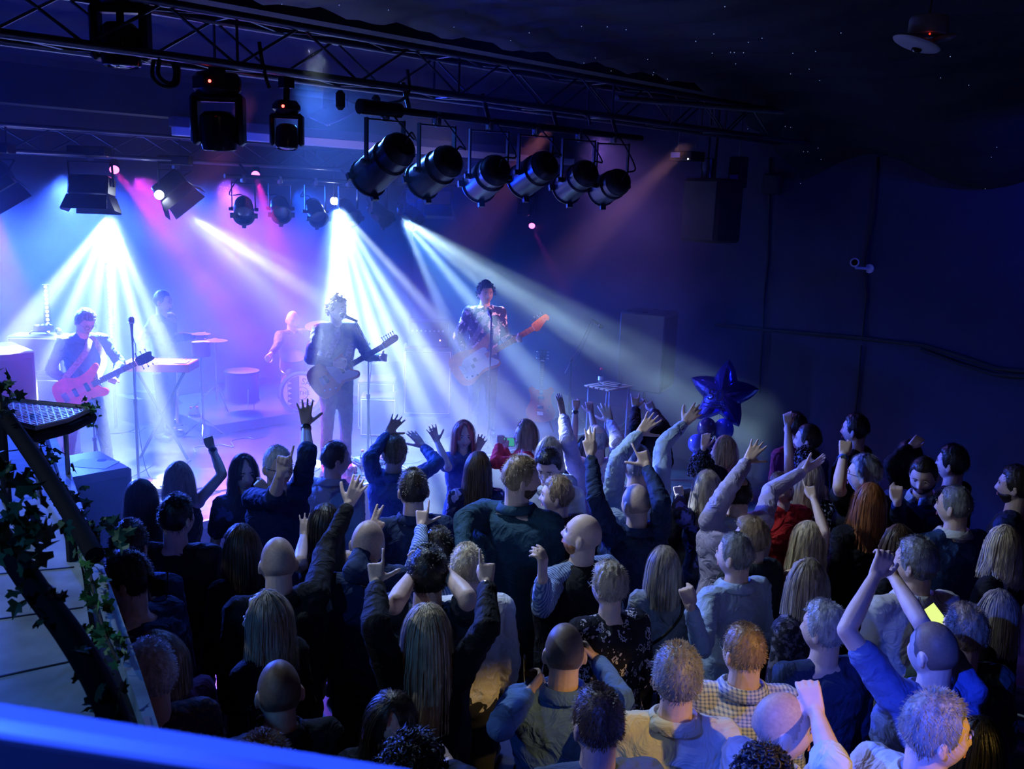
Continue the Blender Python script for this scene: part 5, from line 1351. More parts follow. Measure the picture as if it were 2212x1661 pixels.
# microphone stands
def mic(label, foot, top, boom=None, tip=None, tripod=False, cable=True, group='microphone stands'):
    foot = V(foot); top = V(top); t = thing('microphone_stand', foot, label, 'microphone stand', group)
    if tripod:
        for a in (0, 120, 240): MB().cyl(foot + V((0, 0, .16)), foot + V((math.cos(R(a)) * .3, math.sin(R(a)) * .3, .012)), .009, .008, 8).build('leg', BLACK, t)
    else: MB().lathe([(.13, .0), (.13, .012), (.10, .022), (.02, .03)], foot, n=24).build('base', BLACK, t)
    MB().cyl(foot + V((0, 0, .02)), foot.lerp(top, .55), .014, .014, 10).cyl(foot.lerp(top, .5), top, .009, .009, 10).build('pole', BLACK, t)
    MB().cyl(foot.lerp(top, .53), foot.lerp(top, .57), .02, .02, 10).build('collar', BLACK, t)
    e = top
    if boom is not None:
        e = V(boom); b0 = top - (e - top).normalized() * .18
        MB().cyl(b0, e, .007, .007, 8).ball(top, .022).build('boom', BLACK, t)
    tip = V(tip) if tip is not None else e + V((0, 0, .12)); ax = (tip - e).normalized(); L = .17
    m = MB().lathe([(.010, -.02), (.011, 0), (.016, L * .55), (.024, L * .62), (.027, L * .74), (.026, L * .88), (.012, L * .98)], e, ax, 16).build('microphone', mat('dark microphone', (.05, .05, .055), .4, .5), t)
    MB().lathe([(.024, L * .60), (.0285, L * .66), (.024, L * .70)], e, ax, 16, False).build('ring', CHROME, m)
    if cable:
        MB().tube(smooth([e, e + V((.03, .03, -.08)), top + V((.03, 0, -.15)), foot.lerp(top, .5) + V((.02, .02, 0)), foot + V((.12, .05, .02)), foot + V((.4, .1, .008)), foot + V((.7, .35, .008))]), .004, 6).build('cable', DARK, t)
f = Pz(300, 1040, SZ)
tp_ = V((f.x, f.y, Pd(295, 712, proj(f)[2]).z))
mic('tall straight microphone stand right of the left guitarist', f, tp_, None, tp_ + V((0, 0, 1)))
f = Pz(210, 1050, SZ); dd = proj(f)[2]; tp_ = V((f.x, f.y, Pd(212, 855, dd).z)); bm_ = Pd(140, 738, dd - .05)
mic('boom microphone stand slanting in front of the left guitarist', f, tp_, bm_, bm_ + (bm_ - tp_).normalized() + V((0, 0, -.2)))
f = Pz(706, 985, SZ); dd = proj(f)[2]; tp_ = Pd(790, 745, dd); f = Pz(795, 990, SZ); tp_ = V((f.x, f.y, 1.75)); mth = V(shc) + (CAM - shc).normalized() * .24 + Rt * .06 + V((0, 0, -.06))
mic('boom microphone stand in front of the singer', f, tp_, mth + Rt * .12 + V((0, 0, -.06)), mth - Rt * .02)
f = V((shc3.x, shc3.y, SZ)) + (CAM - shc3).normalized() * .62 + Rt * .07; f.z = SZ; tp_ = V((f.x, f.y, 2.0)); mth = V(shc3) + (CAM - shc3).normalized() * .22 + V((0, 0, -.10))
mic('straight microphone stand in front of the bass player', f, tp_, None, mth + V((0, 0, .05)))
dd = 11.6; e = Pd(1280, 690, dd); q = Pd(1235, 770, dd); f = Pz(1215, 905, SZ)
tpp = V((q.x, q.y, q.z - .05)); f = V((tpp.x, tpp.y, SZ))
mic('boom stand with a pink-lit microphone at stage right', f, tpp, e, e + (Pd(1302, 708, dd) - Pd(1280, 690, dd)).normalized(), True)
# drum kit
rz = SZ + .12
kc = Pz(655, 905, SZ + .02); kit_y = kc.y
riser = tag(MB().box((kc.x - .1, kc.y + .85, SZ + .06), (2.3, 1.75, .12), bev=.01).build('drum_riser', mat('riser carpet', (.03, .03, .05), .9)), 'low dark drum riser under the drum kit', 'riser')
dk = thing('bass_drum', (kc.x, kc.y, rz), 'large bass drum with a white circular logo on its front head', 'drum')
bc = Pd(652, 849, proj(kc)[2] - .05); fdir = (V((CAM.x, CAM.y, 0)) - V((bc.x, bc.y, 0))).normalized()
rim = .27
MB().lathe([(rim, -.36), (rim, 0)], bc, fdir, 40, False).build('shell', mat('violet sparkle', (.12, .05, .25), .25), dk)
MB().lathe([(rim * .93, -.008), (rim * .93, .02), (rim * 1.04, .02), (rim * 1.04, -.02), (rim, -.02)], bc, fdir, 40, False).build('hoop', CHROME, dk)
MB().lathe([(.001, .004), (rim * .94, .004)], bc, fdir, 40, False).build('drum_head', mat('dark drum head', (.05, .04, .12), .4), dk, False)
M_ = basis(V((0, 0, 1)).cross(fdir), fdir, bc + fdir * .007)
hw = mat('logo white', (.85, .85, .88), .6); hk_ = mat('logo dark', (.08, .03, .22), .6)
def T2(x, y, z=0): return M_ @ V((x, y, z))
lg = MB().lathe([(.001, 0), (.225, 0)], bc + fdir * .006, fdir, 48, False).build('logo_disc', hw, dk, False)
dm = MB()
dm.prism([(-.17, -.145), (-.17, .145), (-.12, .19), (-.06, .215), (-.03, .217), (-.03, -.217), (-.06, -.215), (-.12, -.19)], .001, .002, M_)
dm.lathe([(.075, .0018), (.083, .0018)], bc + fdir * .007, fdir, 40, False)
dm.build('logo_band', hk_, lg, False)
tr_ = MB()
for y in (-.13, -.065, 0, .065, .13): tr_.prism([(-.165, y - .022), (-.165, y + .022), (-.12, y)], .0025, .0032, M_)
tr_.build('logo_teeth', hw, lg, False)
for s_, x, y, sz_, rt_ in (('SA', .055, .135, .11, -18), ('THE', .03, 0, .075, 0), ('O', -.005, -.15, .105, 8), ('N', .075, -.135, .105, 32), ('I', .135, -.09, .10, 52), ('\u2019', .17, .06, .10, -60)):
    text_mesh('lettering', s_, sz_, M_ @ Matrix.Translation((x, y, .003)) @ Matrix.Rotation(R(rt_), 4, 'Z'), hk_, lg)
def drum(label, c, r_, h, ax=(0, 0, 1), col=None, legs=False):
    t = thing('drum', V(c) - V((0, 0, h)), label, 'drum', 'drums of the kit')
    MB().lathe([(r_, -h), (r_, 0)], c, ax, 26, False).build('shell', col or mat('violet sparkle', (.12, .05, .25), .25), t)
    MB().lathe([(.001, .0), (r_, 0), (r_ * 1.05, .004), (r_ * 1.05, -.02), (r_, -.02)], c, ax, 26, False).build('drum_head', mat('worn drum head', (.05, .05, .07), .8, spec=.2), t)
    MB().lathe([(r_ * 1.03, -h - .005), (r_ * 1.05, -h + .015), (r_, -h + .02)], c, ax, 26, False).build('hoop', CHROME, t)
    for a in (20, 140, 260) if legs else (): 
        q = V(c) + V((math.cos(R(a)) * r_ * 1.04, math.sin(R(a)) * r_ * 1.04, -h * .5)); MB().cyl(q, (q.x, q.y, rz if legs != 2 else SZ), .007, .007, 6).build('leg', CHROME, t)
    return t
drum('rack tom on top of the bass drum', bc + V((.05, .28, .42)), .15, .2, (-.2, -.3, 1))
drum('floor tom left of the bass drum', V((bc.x - .62, bc.y + .35, rz + .52)), .2, .38, (0, 0, 1), None, True)
drum('snare drum behind the bass drum', V((bc.x + .35, bc.y + .75, rz + .62)), .17, .14, (0, 0, 1), CHROME, True)
def cymbal(label, c, r_, tilt=(-.2, -.2, 1)):
    c = V(c); t = thing('cymbal', (c.x, c.y, rz), label, 'cymbal', 'cymbals of the kit')
    MB().lathe([(.001, .03), (.03, .028), (.05, .012), (r_, .0), (r_, -.002), (.05, .009)], c, tilt, 28, False).build('plate', mat('bronze', (.06, .04, .025), .7, .2, spec=.2), t)
    MB().cyl((c.x, c.y, rz + .05), c, .011, .008, 8).build('pole', CHROME, t)
    for a in (30, 150, 270): MB().cyl(V((c.x, c.y, rz + .3)), V((c.x + math.cos(R(a)) * .28, c.y + math.sin(R(a)) * .28, rz + .005)), .008, .008, 6).build('leg', CHROME, t)
cymbal('ride cymbal right of the drummer', V((bc.x + .45, bc.y + .30, rz + 1.0)), .18)
cymbal('hi-hat at the far left of the kit', V((bc.x - .75, bc.y + .75, rz + .85)), .15, (0, 0, 1))
st_ = thing('drum_stool', (shc4.x, shc4.y, rz), 'round black drum stool under the drummer', 'stool'); MB().cyl((shc4.x, shc4.y, rz + .24), (shc4.x, shc4.y, rz + .31), .17, .17, 20).build('seat', BLACK, st_); MB().cyl((shc4.x, shc4.y, rz), (shc4.x, shc4.y, rz + .24), .02, .02, 8).build('post', CHROME, st_)
for a in (0, 120, 240): MB().cyl((shc4.x, shc4.y, rz + .12), (shc4.x + .22 * math.cos(R(a)), shc4.y + .22 * math.sin(R(a)), rz + .008), .01, .01, 6).build('leg', CHROME, st_)
# keyboard
kb = Pd(346, 789, 9.5); t = thing('keyboard', kb, 'long red-ended stage keyboard in front of the keyboard player', 'keyboard')
hr_ = V((Rt.x, Rt.y, 0)).normalized(); Mk = basis(hr_ + V((0, 0, .02)), (0, 0, 1), kb)
MB().box(kb, (.70, .32, .09), Mk.to_3x3(), .01).build('case', mat('red keyboard case', (.35, .03, .05), .35), t)
MB().box(Mk @ V((0, -.08, .048)), (.62, .14, .012), Mk.to_3x3()).build('keys', mat('ivory keys', (.8, .8, .8), .4), t, False)
kn = MB()
for i in range(14): kn.cyl(Mk @ V((-.3 + i * .045, .08, .045)), Mk @ V((-.3 + i * .045, .08, .062)), .009, .009, 8)
kn.build('knobs', CHROME, t)
for s_ in (-1, 1): MB().cyl(kb + hr_ * s_ * .25 + V((0, 0, -.05)), V((kb.x, kb.y, SZ + .01)) - hr_ * s_ * .25, .015, .015, 8).build('leg', BLACK, t)
# amplifiers
GR = mat('amp grille cloth', (.10, .10, .13), .8, bump=.9, bscale=220); TOL = mat('black tolex', (.02, .02, .024), .6, bump=.3, bscale=200)
def cab(label, c, size, rotz=0, name='guitar_cabinet', cat='amplifier', grp=None, handle=True):
    c = V(c); t = thing(name, (c.x, c.y, c.z - size[2] / 2), label, cat, grp); Rz = Matrix.Rotation(R(rotz), 3, 'Z')
    MB().box(c, size, Rz, .015).build('cabinet', TOL, t)
    MB().box(c + Rz @ V((0, -size[1] / 2 - .002, 0)), (size[0] * .9, .012, size[2] * .86), Rz).build('grille', GR, t, False)
    pi = MB(); a, b = size[0] * .46, size[2] * .44; y = -size[1] / 2 - .008
    q = [c + Rz @ V(v) for v in ((-a, y, -b), (a, y, -b), (a, y, b), (-a, y, b), (-a, y, -b))]
    pi.tube(q, .005, 5).build('piping', mat('silver piping', (.6, .6, .62), .4), t)
    if handle: MB().tube(smooth([c + Rz @ V((-.09, 0, size[2] / 2)), c + Rz @ V((-.06, 0, size[2] / 2 + .03)), c + Rz @ V((.06, 0, size[2] / 2 + .03)), c + Rz @ V((.09, 0, size[2] / 2))]), .009, 6).build('handle', BLACK, t)
    return t
dA = 9.4; pA = Pd(85, 748, dA)
q = Pd(84, 722, dA); zt = q.z; ax_ = q.x; ay_ = q.y
cab('upper grille-fronted guitar cabinet at the left of the stage', (ax_, ay_, zt - .19), (.52, .3, .38), -38, grp='guitar cabinets at stage left')
cab('lower grille-fronted guitar cabinet at the left of the stage', (ax_, ay_, (zt - .39 + SZ) / 2), (.58, .33, zt - .39 - SZ - .004), -38, grp='guitar cabinets at stage left', handle=False)
ah = thing('effects_unit', (ax_ + .05, ay_, zt + .001), 'small dark unit on top of the left guitar cabinets', 'amplifier'); MB().box((ax_ + .05, ay_, zt + .065), (.16, .14, .06), bev=.01).build('case', BLACK, ah)
for i in range(3): MB().cyl((ax_ + .01 + i * .04, ay_ - .03, zt + .095), (ax_ + .01 + i * .04, ay_ - .03, zt + .108), .009, .009, 8).build('knob', CHROME, ah)
dB = 12.0; q = Pd(925, 745, dB)
cab('bass cabinet behind the bass player', (q.x, q.y, (q.z + SZ) / 2 - .0), (.62, .42, q.z - SZ), -40, grp='amplifiers behind the bass player', handle=False)
bh = thing('bass_amplifier', (q.x, q.y, q.z + .004), 'rack-mounted bass amplifier with small lit controls on the bass cabinet', 'amplifier', 'amplifiers behind the bass player')
Rz = Matrix.Rotation(R(-40), 3, 'Z'); MB().box((q.x, q.y, q.z + .165), (.52, .36, .31), Rz, .01).build('case', TOL, bh)
for i in range(8): MB().cyl(V((q.x, q.y, q.z + .21)) + Rz @ V((-.2 + i * .055, -.18, 0)), V((q.x, q.y, q.z + .21)) + Rz @ V((-.2 + i * .055, -.20, 0)), .012, .012, 8).build('knob', GREY, bh)
MB().ball(V((q.x, q.y, q.z + .09)) + Rz @ V((.15, -.185, 0)), .009, 8, 6).build('indicator', glow('orange led', (1, .35, .15), 8), bh)
q2 = Pd(820, 865, 11.0); cab('dark flight case with silver edges behind the singer', (q2.x, q2.y, SZ + .245), (.42, .4, .48), -42, 'flight_case', 'flight case', 'flight cases behind the singer', False)
q3 = Pd(885, 870, 11.4); cab('taller flight case beside the bass cabinet', (q3.x - .3, q3.y + .25, SZ + .305), (.45, .4, .6), -42, 'flight_case', 'flight case', 'flight cases behind the singer', False)
# PA speakers
def speaker(label, c, size, rotz, topm=None, grp='loudspeakers beside the stage'):
    c = V(c); t = thing('loudspeaker', (c.x, c.y, c.z - size[2] / 2), label, 'loudspeaker', grp); Rz = Matrix.Rotation(R(rotz), 3, 'Z')
    MB().box(c, size, Rz, .018).build('cabinet', topm or mat('speaker black', (.05, .05, .06), .5, bump=.2, bscale=150), t)
    MB().box(c + Rz @ V((0, -size[1] / 2 - .002, 0)), (size[0] * .88, .012, size[2] * .9), Rz).build('grille', mat('speaker grille', (.02, .02, .025), .6, bump=.6, bscale=300), t, False)
    for s_ in (-1, 1): MB().cyl(c + Rz @ V((s_ * size[0] * .36, 0, size[2] / 2 - .001)), c + Rz @ V((s_ * size[0] * .36, 0, size[2] / 2 + .004)), .035, .035, 14).build('fly_point', DARK, t)
    return t
k1 = Pz(77, 757, 1.85); Rz = Matrix.Rotation(0, 3, 'Z')
speaker('tall loudspeaker with pink-lit top at the left edge, on the stage', (k1.x - .33, k1.y + .31, (1.85 + SZ) / 2 + .001), (.66, .62, 1.85 - SZ), 0, mat('worn speaker paint', (.10, .09, .11), .45))
k2 = Pz(200, 963, 1.28)
speaker('black bass speaker standing on the floor before the stage lip, paper on top', (k2.x - .36, min(k2.y + .30, SY - .34), .641), (.72, .6, 1.278), 0)
pcx, pcy = k2.x - .30, min(k2.y + .30, SY - .34)
tag(MB().box((pcx + .12, pcy - .05, 1.2815), (.21, .30, .002), Matrix.Rotation(R(38), 3, 'Z')).build('paper_sheet', WHITE, None, False), 'sheet of white paper lying on the bass speaker', 'paper')
k3 = Pd(1382, 758, 11.2); stz = k3.z
t = speaker('loudspeaker on a pole at stage right, lit from the left', (k3.x + .15, k3.y, stz), (.56, .56, .95), 20)
MB().cyl((k3.x + .15, k3.y, SZ), (k3.x + .15, k3.y, stz - .48), .02, .02, 10).build('pole', BLACK, t)
for a in (45, 165, 285): MB().cyl((k3.x + .15, k3.y, SZ + .45), (k3.x + .15 + .42 * math.cos(R(a)), k3.y + .42 * math.sin(R(a)), SZ + .012), .014, .014, 8).build('leg', BLACK, t)
# guitar on stand
gb = Pd(1168, 870, 11.3); gh = Pd(1173, 752, 11.3)
zb = gb.z
guitar('cherry semi-hollow guitar standing upright on a guitar stand at stage right', gb, gh, (CAM - gb), 'semi', 'guitars on the stage')
t = thing('guitar_stand', (gb.x, gb.y, SZ), 'small black stand under the upright guitar', 'guitar stand')
for dx in (-.14, .14): MB().cyl(gb + Rt * dx * .8 + V((.03, .03, -.22)), V((gb.x + dx, gb.y - .1, SZ + .01)), .009, .009, 8).build('leg', BLACK, t)
MB().cyl(V((gb.x, gb.y + .05, gb.z - .1)), V((gb.x, gb.y + .25, SZ + .01)), .009, .009, 8).build('leg', BLACK, t)
# side table with bottle and glass
tb = Pd(1315, 834, 11.0)
t = thing('side_table', (tb.x, tb.y, SZ), 'small slatted table at stage right, edged with pink light', 'table')
for i in range(5): MB().box((tb.x, tb.y - .16 + i * .08, tb.z), (.46, .062, .018), bev=.003).build('slat', mat('table slat', (.25, .12, .12), .4), t)
for dx in (-.2, .2):
    for dy in (-.14, .14): MB().cyl((tb.x + dx, tb.y + dy, SZ), (tb.x + dx, tb.y + dy, tb.z - .008), .011, .011, 8).build('leg', mat('table leg', (.10, .12, .3), .5), t)
def bottle(label, p, h=.24, r_=.033, water=.5, capc=None, grp=None):
    p = V(p); t = thing('water_bottle', p, label, 'bottle', grp)
    MB().lathe([(r_ * .9, 0), (r_, .01), (r_, h * .25), (r_ * .93, h * .28), (r_, h * .31), (r_, h * .62), (r_ * .9, h * .70), (r_ * .42, h * .86), (r_ * .42, h * .92)], p, n=18).build('bottle_body', GLASS, t)
    MB().lathe([(r_ * .46, h * .91), (r_ * .46, h)], p, n=14).build('cap', capc or mat('red cap', (.6, .05, .08), .5), t)
    MB().lathe([(r_ * 1.01, h * .34), (r_ * 1.01, h * .56)], p, n=18, cap=False).build('paper_label', mat('bottle label', (.5, .55, .75), .6), t)
def glass(label, p, h=.14, r0=.028, r1=.040, fill=.0, grp=None, rot=None, tall=False):
    p = V(p); t = thing('drinking_glass', p, label, 'glass', grp)
    MB().lathe([(r0, 0), (r1, h), (r1 - .002, h), (r0 - .002, .006), (.001, .006)], p, n=22, cap=False).lathe([(.001, 0), (r0, 0)], p, n=22, cap=False).build('cup', GLASS, t)
    if fill: MB().lathe([(.001, .008), (r0 - .003, .008), (r0 + (r1 - r0) * fill - .003, h * fill), (.001, h * fill)], p, n=20, cap=False).build('drink', BEER, t)
    return t
bt_ = Pd(1279, 829, 10.95); bottle('small water bottle with red cap on the side table', (tb.x - .13, tb.y + .02, tb.z + .0095), .22)
glass('empty plastic glass on the side table', (tb.x + .09, tb.y - .08, tb.z + .0095), .12)
p = Pz(214, 1136, SZ); bottle('large clear water bottle at the stage lip beside the bass speaker', (p.x, max(p.y, SY + .08), SZ + .001), .32, .045, capc=mat('clear cap', (.5, .6, .8), .3))
for i, (px, py) in enumerate(((414, 921), (427, 920))):
    bottle('clear water bottle at the back of the stage, ' + ('left' if i == 0 else 'right') + ' of a pair', Pz(px, py, SZ) + V((0, 0, .001)), .24, .034, grp='pair of bottles by the trombone')
p = Pz(255, 1112, SZ); glass('plastic glass standing among papers at the left of the stage lip', (p.x, max(p.y, SY + .06), SZ + .001), .14, .034, .046, grp='glasses on the stage lip')
for i, (px, py) in enumerate(((766, 1050), (790, 1046), (828, 1030))):
    glass(['left tall glass at the stage lip below the singer', 'middle tall glass at the stage lip below the singer', 'right tall glass at the stage lip below the singer'][i], (Pz(px, py, SZ).x, SY + .07 + .02 * i, SZ + .001), .16, .030, .036, grp='glasses on the stage lip')
bottle('small clear bottle by the singer\'s feet', Pz(783, 1012, SZ) + V((0, 0, .001)), .2, .03)
# paper, pedals, cables on the lip
def sheet(label, px, py, rot, s=(.21, .297)):
    p = Pz(px, py, SZ); tag(MB().box((p.x, max(p.y, SY + .16), SZ + .003), (s[0], s[1], .002), Matrix.Rotation(R(rot), 3, 'Z')).build('set_list', WHITE, None, False), label, 'paper', 'papers on the stage')
sheet('white set list taped at the stage edge left of the singer', 688, 1003, 15); sheet('white set list at the stage edge behind the wavy-haired woman', 350, 1045, -20)
sheet('papers between the bottle and the glass at the left of the lip', 236, 1100, 35)
def pedalboard(label, px, py, rot, n):
    p = Pz(px, py, SZ); t = thing('pedalboard', (p.x, p.y, SZ), label, 'effects pedals', 'pedalboards on the stage'); Rz = Matrix.Rotation(R(rot), 3, 'Z'); p.z = SZ
    MB().box(p + V((0, 0, .02)), (.5, .22, .03), Rz, .004).build('board', BLACK, t)
    r_ = random.Random(int(px)); cs = [(.6, .2, .5), (.7, .7, .75), (.1, .3, .7), (.6, .5, .1), (.15, .15, .17)]
    for i in range(n):
        c = p + Rz @ V((-.2 + i * .4 / max(1, n - 1), r_.uniform(-.03, .03), .06)); k = r_.choice(range(5))
        e = MB().box(c, (.07, .115, .045), Rz, .006).build('pedal', mat('pedal paint %d' % k, cs[k], .35), t)
        MB().cyl(c + Rz @ V((0, -.03, .02)), c + Rz @ V((0, -.03, .035)), .012, .012, 10).build('footswitch', CHROME, e)
pedalboard('long row of effects pedals at the left guitarist\'s feet', 262, 1066, 8, 5); pedalboard('effects pedals with white tape by the tall microphone stand', 345, 1068, -8, 3); pedalboard('effects pedals glowing pink by the singer\'s shoes', 815, 1000, -5, 4)
r5 = random.Random(11)
for i, (px, py) in enumerate(((240, 1110), (300, 1085), (360, 1085), (430, 1062), (700, 1010), (780, 1030), (850, 1015), (345, 925), (500, 960), (930, 960))):
    c = Pz(px, py, SZ); pts = []
    for j in range(9): pts.append(V((c.x + (j - 4) * .12 + r5.uniform(-.06, .06), max(SY + .05, c.y + r5.uniform(-.14, .14)), SZ + .009)))
    tag(MB().tube(smooth(pts), .005, 5).build('stage_cable', DARK if i % 2 else mat('grey cable', (.12, .12, .14), .5)), 'black cable snaking over the stage floor, ' + ['beside the large bottle', 'below the tall microphone stand', 'behind the dark-haired woman at the lip', 'left of the woman with curls', 'by the set list near the singer', 'among the glasses at the lip', 'right of the singer\'s pedals', 'in front of the keyboard', 'in front of the drum riser', 'in front of the flight cases'][i], 'cable', 'cables on the stage floor')
# trombone on a stand, percussion stand
tq = Pz(378, 918, SZ); t = thing('trombone', tq, 'brass trombone slide standing upright on the stage floor', 'trombone')
BR = mat('brass', (.75, .42, .15), .2, 1.0)
for dx in (-.05, .05): MB().cyl(tq + V((dx, 0, .06)), tq + V((dx, 0, .74)), .008, .008, 8).build('slide_tube', BR, t)
MB().tube(smooth([tq + V((-.05, 0, .74)), tq + V((-.03, 0, .79)), tq + V((.03, 0, .79)), tq + V((.05, 0, .74))]), .008, 8).build('slide_bow', BR, t)
MB().lathe([(.085, .0), (.05, .03), (.022, .08), (.012, .18), (.010, .4)], tq + V((.05, .06, .02)), n=20, cap=False).build('bell', BR, t)
MB().lathe([(.10, 0), (.10, .01), (.02, .02), (.012, .06)], tq + V((0, 0, .001)), n=16).build('stand_foot', BLACK, t)
tq = Pd(434, 748, 10.4); b_ = V((tq.x, tq.y, SZ)); t = thing('percussion_stand', b_, 'cymbal and small drum on a tall stand left of the drum kit', 'percussion')
MB().cyl(b_ + V((0, 0, .02)), tq, .012, .010, 8).build('pole', CHROME, t); MB().lathe([(.001, .02), (.03, .018), (.11, 0), (.11, -.002)], tq + V((0, 0, .14)), n=24, cap=False).build('cymbal', mat('bronze', (.06, .04, .025), .7, .2, spec=.2), t)
MB().lathe([(.10, -.16), (.10, 0), (.001, 0)], tq + V((.0, 0, .05)), n=20, cap=False).build('drum', mat('pinkish drum shell', (.5, .2, .25), .4), t)
for a in (0, 120, 240): MB().cyl(b_ + V((0, 0, .22)), b_ + V((.25 * math.cos(R(a)), .25 * math.sin(R(a)), .01)), .009, .009, 6).build('leg', CHROME, t)
for i, (px, py, ang) in enumerate(((305, 905, 10), (345, 893, 30))):
    c = Pz(px, py, SZ); tag(MB().prism([(-.2, 0), (.2, 0), (.2, .1), (-.1, .3), (-.2, .3)], -.22, .22, Matrix.Translation((c.x, c.y, SZ + .002)) @ Matrix.Rotation(R(ang), 4, 'Z') @ Matrix.Rotation(R(90), 4, 'X')).build('monitor_wedge', TOL, None, False), 'wedge monitor at the back left of the stage, ' + ('nearer the guitarist' if i == 0 else 'nearer the trombone'), 'monitor speaker', 'wedge monitors')
# upright LED battens
def batten(label, px, y0, y1, depth, n, s_, wid):
    a = Pd(px, y1, depth); b = Pd(px + (y0 - y1) * -.03, y0, depth); b = V((a.x, a.y, b.z)); t = thing('led_batten', (a.x, a.y, SZ), label, 'stage light', 'upright light battens')
    MB().cyl((a.x, a.y, SZ + .02), (a.x, a.y, a.z), .018, .018, 10).build('stand', BLACK, t); MB().lathe([(.2, 0), (.2, .012), (.03, .02)], (a.x, a.y, SZ + .001), n=20).build('base', BLACK, t)
    fd = (V((CAM.x, CAM.y, 0)) - V((a.x, a.y, 0))).normalized(); sd = V((0, 0, 1)).cross(fd)
    MB().box((a + b) / 2, (wid * 1.5, .05, (b - a).length), Matrix((sd, fd, V((0, 0, 1)))).transposed(), .005).build('bar_housing', BLACK, t)
    cell = MB()
    for i in range(n):
        p = a.lerp(b, (i + .5) / n) + fd * .03; cell.ball(p, (b - a).length / n * .36, 10, 7)
    cell.build('led_cell', glow('led cell', (.75, .85, 1), s_), t)
batten('upright batten of round white lights behind the left guitarist\'s shoulder', 241, 567, 730, 10.6, 21, 9, .05)
batten('glaring upright light tube at the far left behind the amplifiers', 107, 612, 755, 10.2, 16, 16, .05)
batten('short light panel glaring between the amplifiers and the guitarist', 122, 735, 765, 9.6, 3, 20, .06)
# balloons
fc = Pd(1562, 852, 9.6); fdir = (CAM - fc).normalized(); fdir = (fdir + V((-.12, .1, 0))).normalized()
t = thing('star_balloon', fc, 'large foil star balloon printed with the number 50, near the right wall', 'balloon')
sx = V((0, 0, 1)).cross(fdir).normalized(); up_ = fdir.cross(sx)
Ms = Matrix((sx, up_, fdir)).transposed().to_4x4(); Ms.translation = fc
Ms = Ms @ Matrix.Rotation(R(-4), 4, 'Z')
mb = MB(); RO, RI = .37, .205; nr, na = 10, 80; vs = []
for side in (1, -1):
    for j in range(nr + 1):
        for i in range(na):
            a = 2 * math.pi * i / na; ph = (a / (2 * math.pi / 5)) % 1; tt = abs(ph - .5) * 2
            edge = 1 / ((1 - tt) / RI + tt / RO) if False else RI + (RO - RI) * tt ** 1.35
            f = j / nr; r_ = edge * f
            th_ = .13 * (1 - f ** 2) ** .6 * (1 - .25 * tt * f) + .02 * (1 - f) 
            aa = a + math.pi / 2
            vs.append(V((r_ * math.cos(aa), r_ * math.sin(aa), side * (th_ + .004 * math.sin(a * 25) * f * (1 - f) * 2))))
n1 = (nr + 1) * na; fs = []
for s_ in (0, 1):
    for j in range(nr):
        for i in range(na):
            q = (s_ * n1 + j * na + i, s_ * n1 + j * na + (i + 1) % na, s_ * n1 + (j + 1) * na + (i + 1) % na, s_ * n1 + (j + 1) * na + i); fs.append(q if s_ == 0 else q[::-1])
mb.add([Ms @ v for v in vs], fs)
mb.build('foil', mat('blue foil', (.06, .08, .55), .16, .9), t, fix=False)
ink = mat('balloon ink', (.03, .02, .08), .6)
text_mesh('number', '50', .17, Ms @ Matrix.Translation((-.05, -.02, .168)), ink, t, .002)
MB().tube([Ms @ V((x, -.115 - .25 * (x + .05) ** 2 * -1 * .6, .150)) for x in np.linspace(-.16, .06, 8)], .004, 5).tube([Ms @ V((x, -.15 + .15 * (x + .05) ** 2, .142)) for x in np.linspace(-.16, .06, 8)], .004, 5).build('banner', ink, t)
MB().tube([Ms @ V((-.13 - .045 * math.sin(a), -.02 + .10 * math.cos(a), .150)) for a in np.linspace(.2, 2.9, 9)], .004, 5).build('laurel', ink, t)
MB().tube(smooth([Ms @ V((0, -.2, 0)), fc + V((.02, .02, -.6)), V((fc.x, fc.y, .6)), V((fc.x, fc.y, .05))]), .003, 5).build('ribbon', mat('ribbon', (.3, .3, .6), .4), t)
for i, (px, py, r_, c_, lab) in enumerate(((1563, 928, .105, (.05, .10, .65), 'round blue balloon under the star balloon, largest of the cluster'), (1527, 925, .10, (.03, .03, .10), 'round dark shiny balloon under the star balloon, upper left of the cluster'), (1505, 958, .09, (.05, .10, .6), 'round blue balloon at the left of the cluster'), (1533, 970, .10, (.03, .02, .10), 'round dark shiny balloon low in the cluster'), (1512, 992, .09, (.06, .10, .6), 'round blue balloon at the bottom of the cluster behind the black curls'))):
    c = Pd(px, py, 9.5); t = thing('balloon', c, lab, 'balloon', 'round balloons under the star')
    MB().ball(c, (r_, r_, r_ * 1.12), 24, 16).build('skin', mat('balloon %s' % str(c_[2]), c_, .15, spec=.8), t); MB().lathe([(.004, .0), (.012, -.02)], c - V((0, 0, r_ * 1.1)), n=8).build('knot', mat('balloon %s' % str(c_[2]), c_, .15, spec=.8), t)

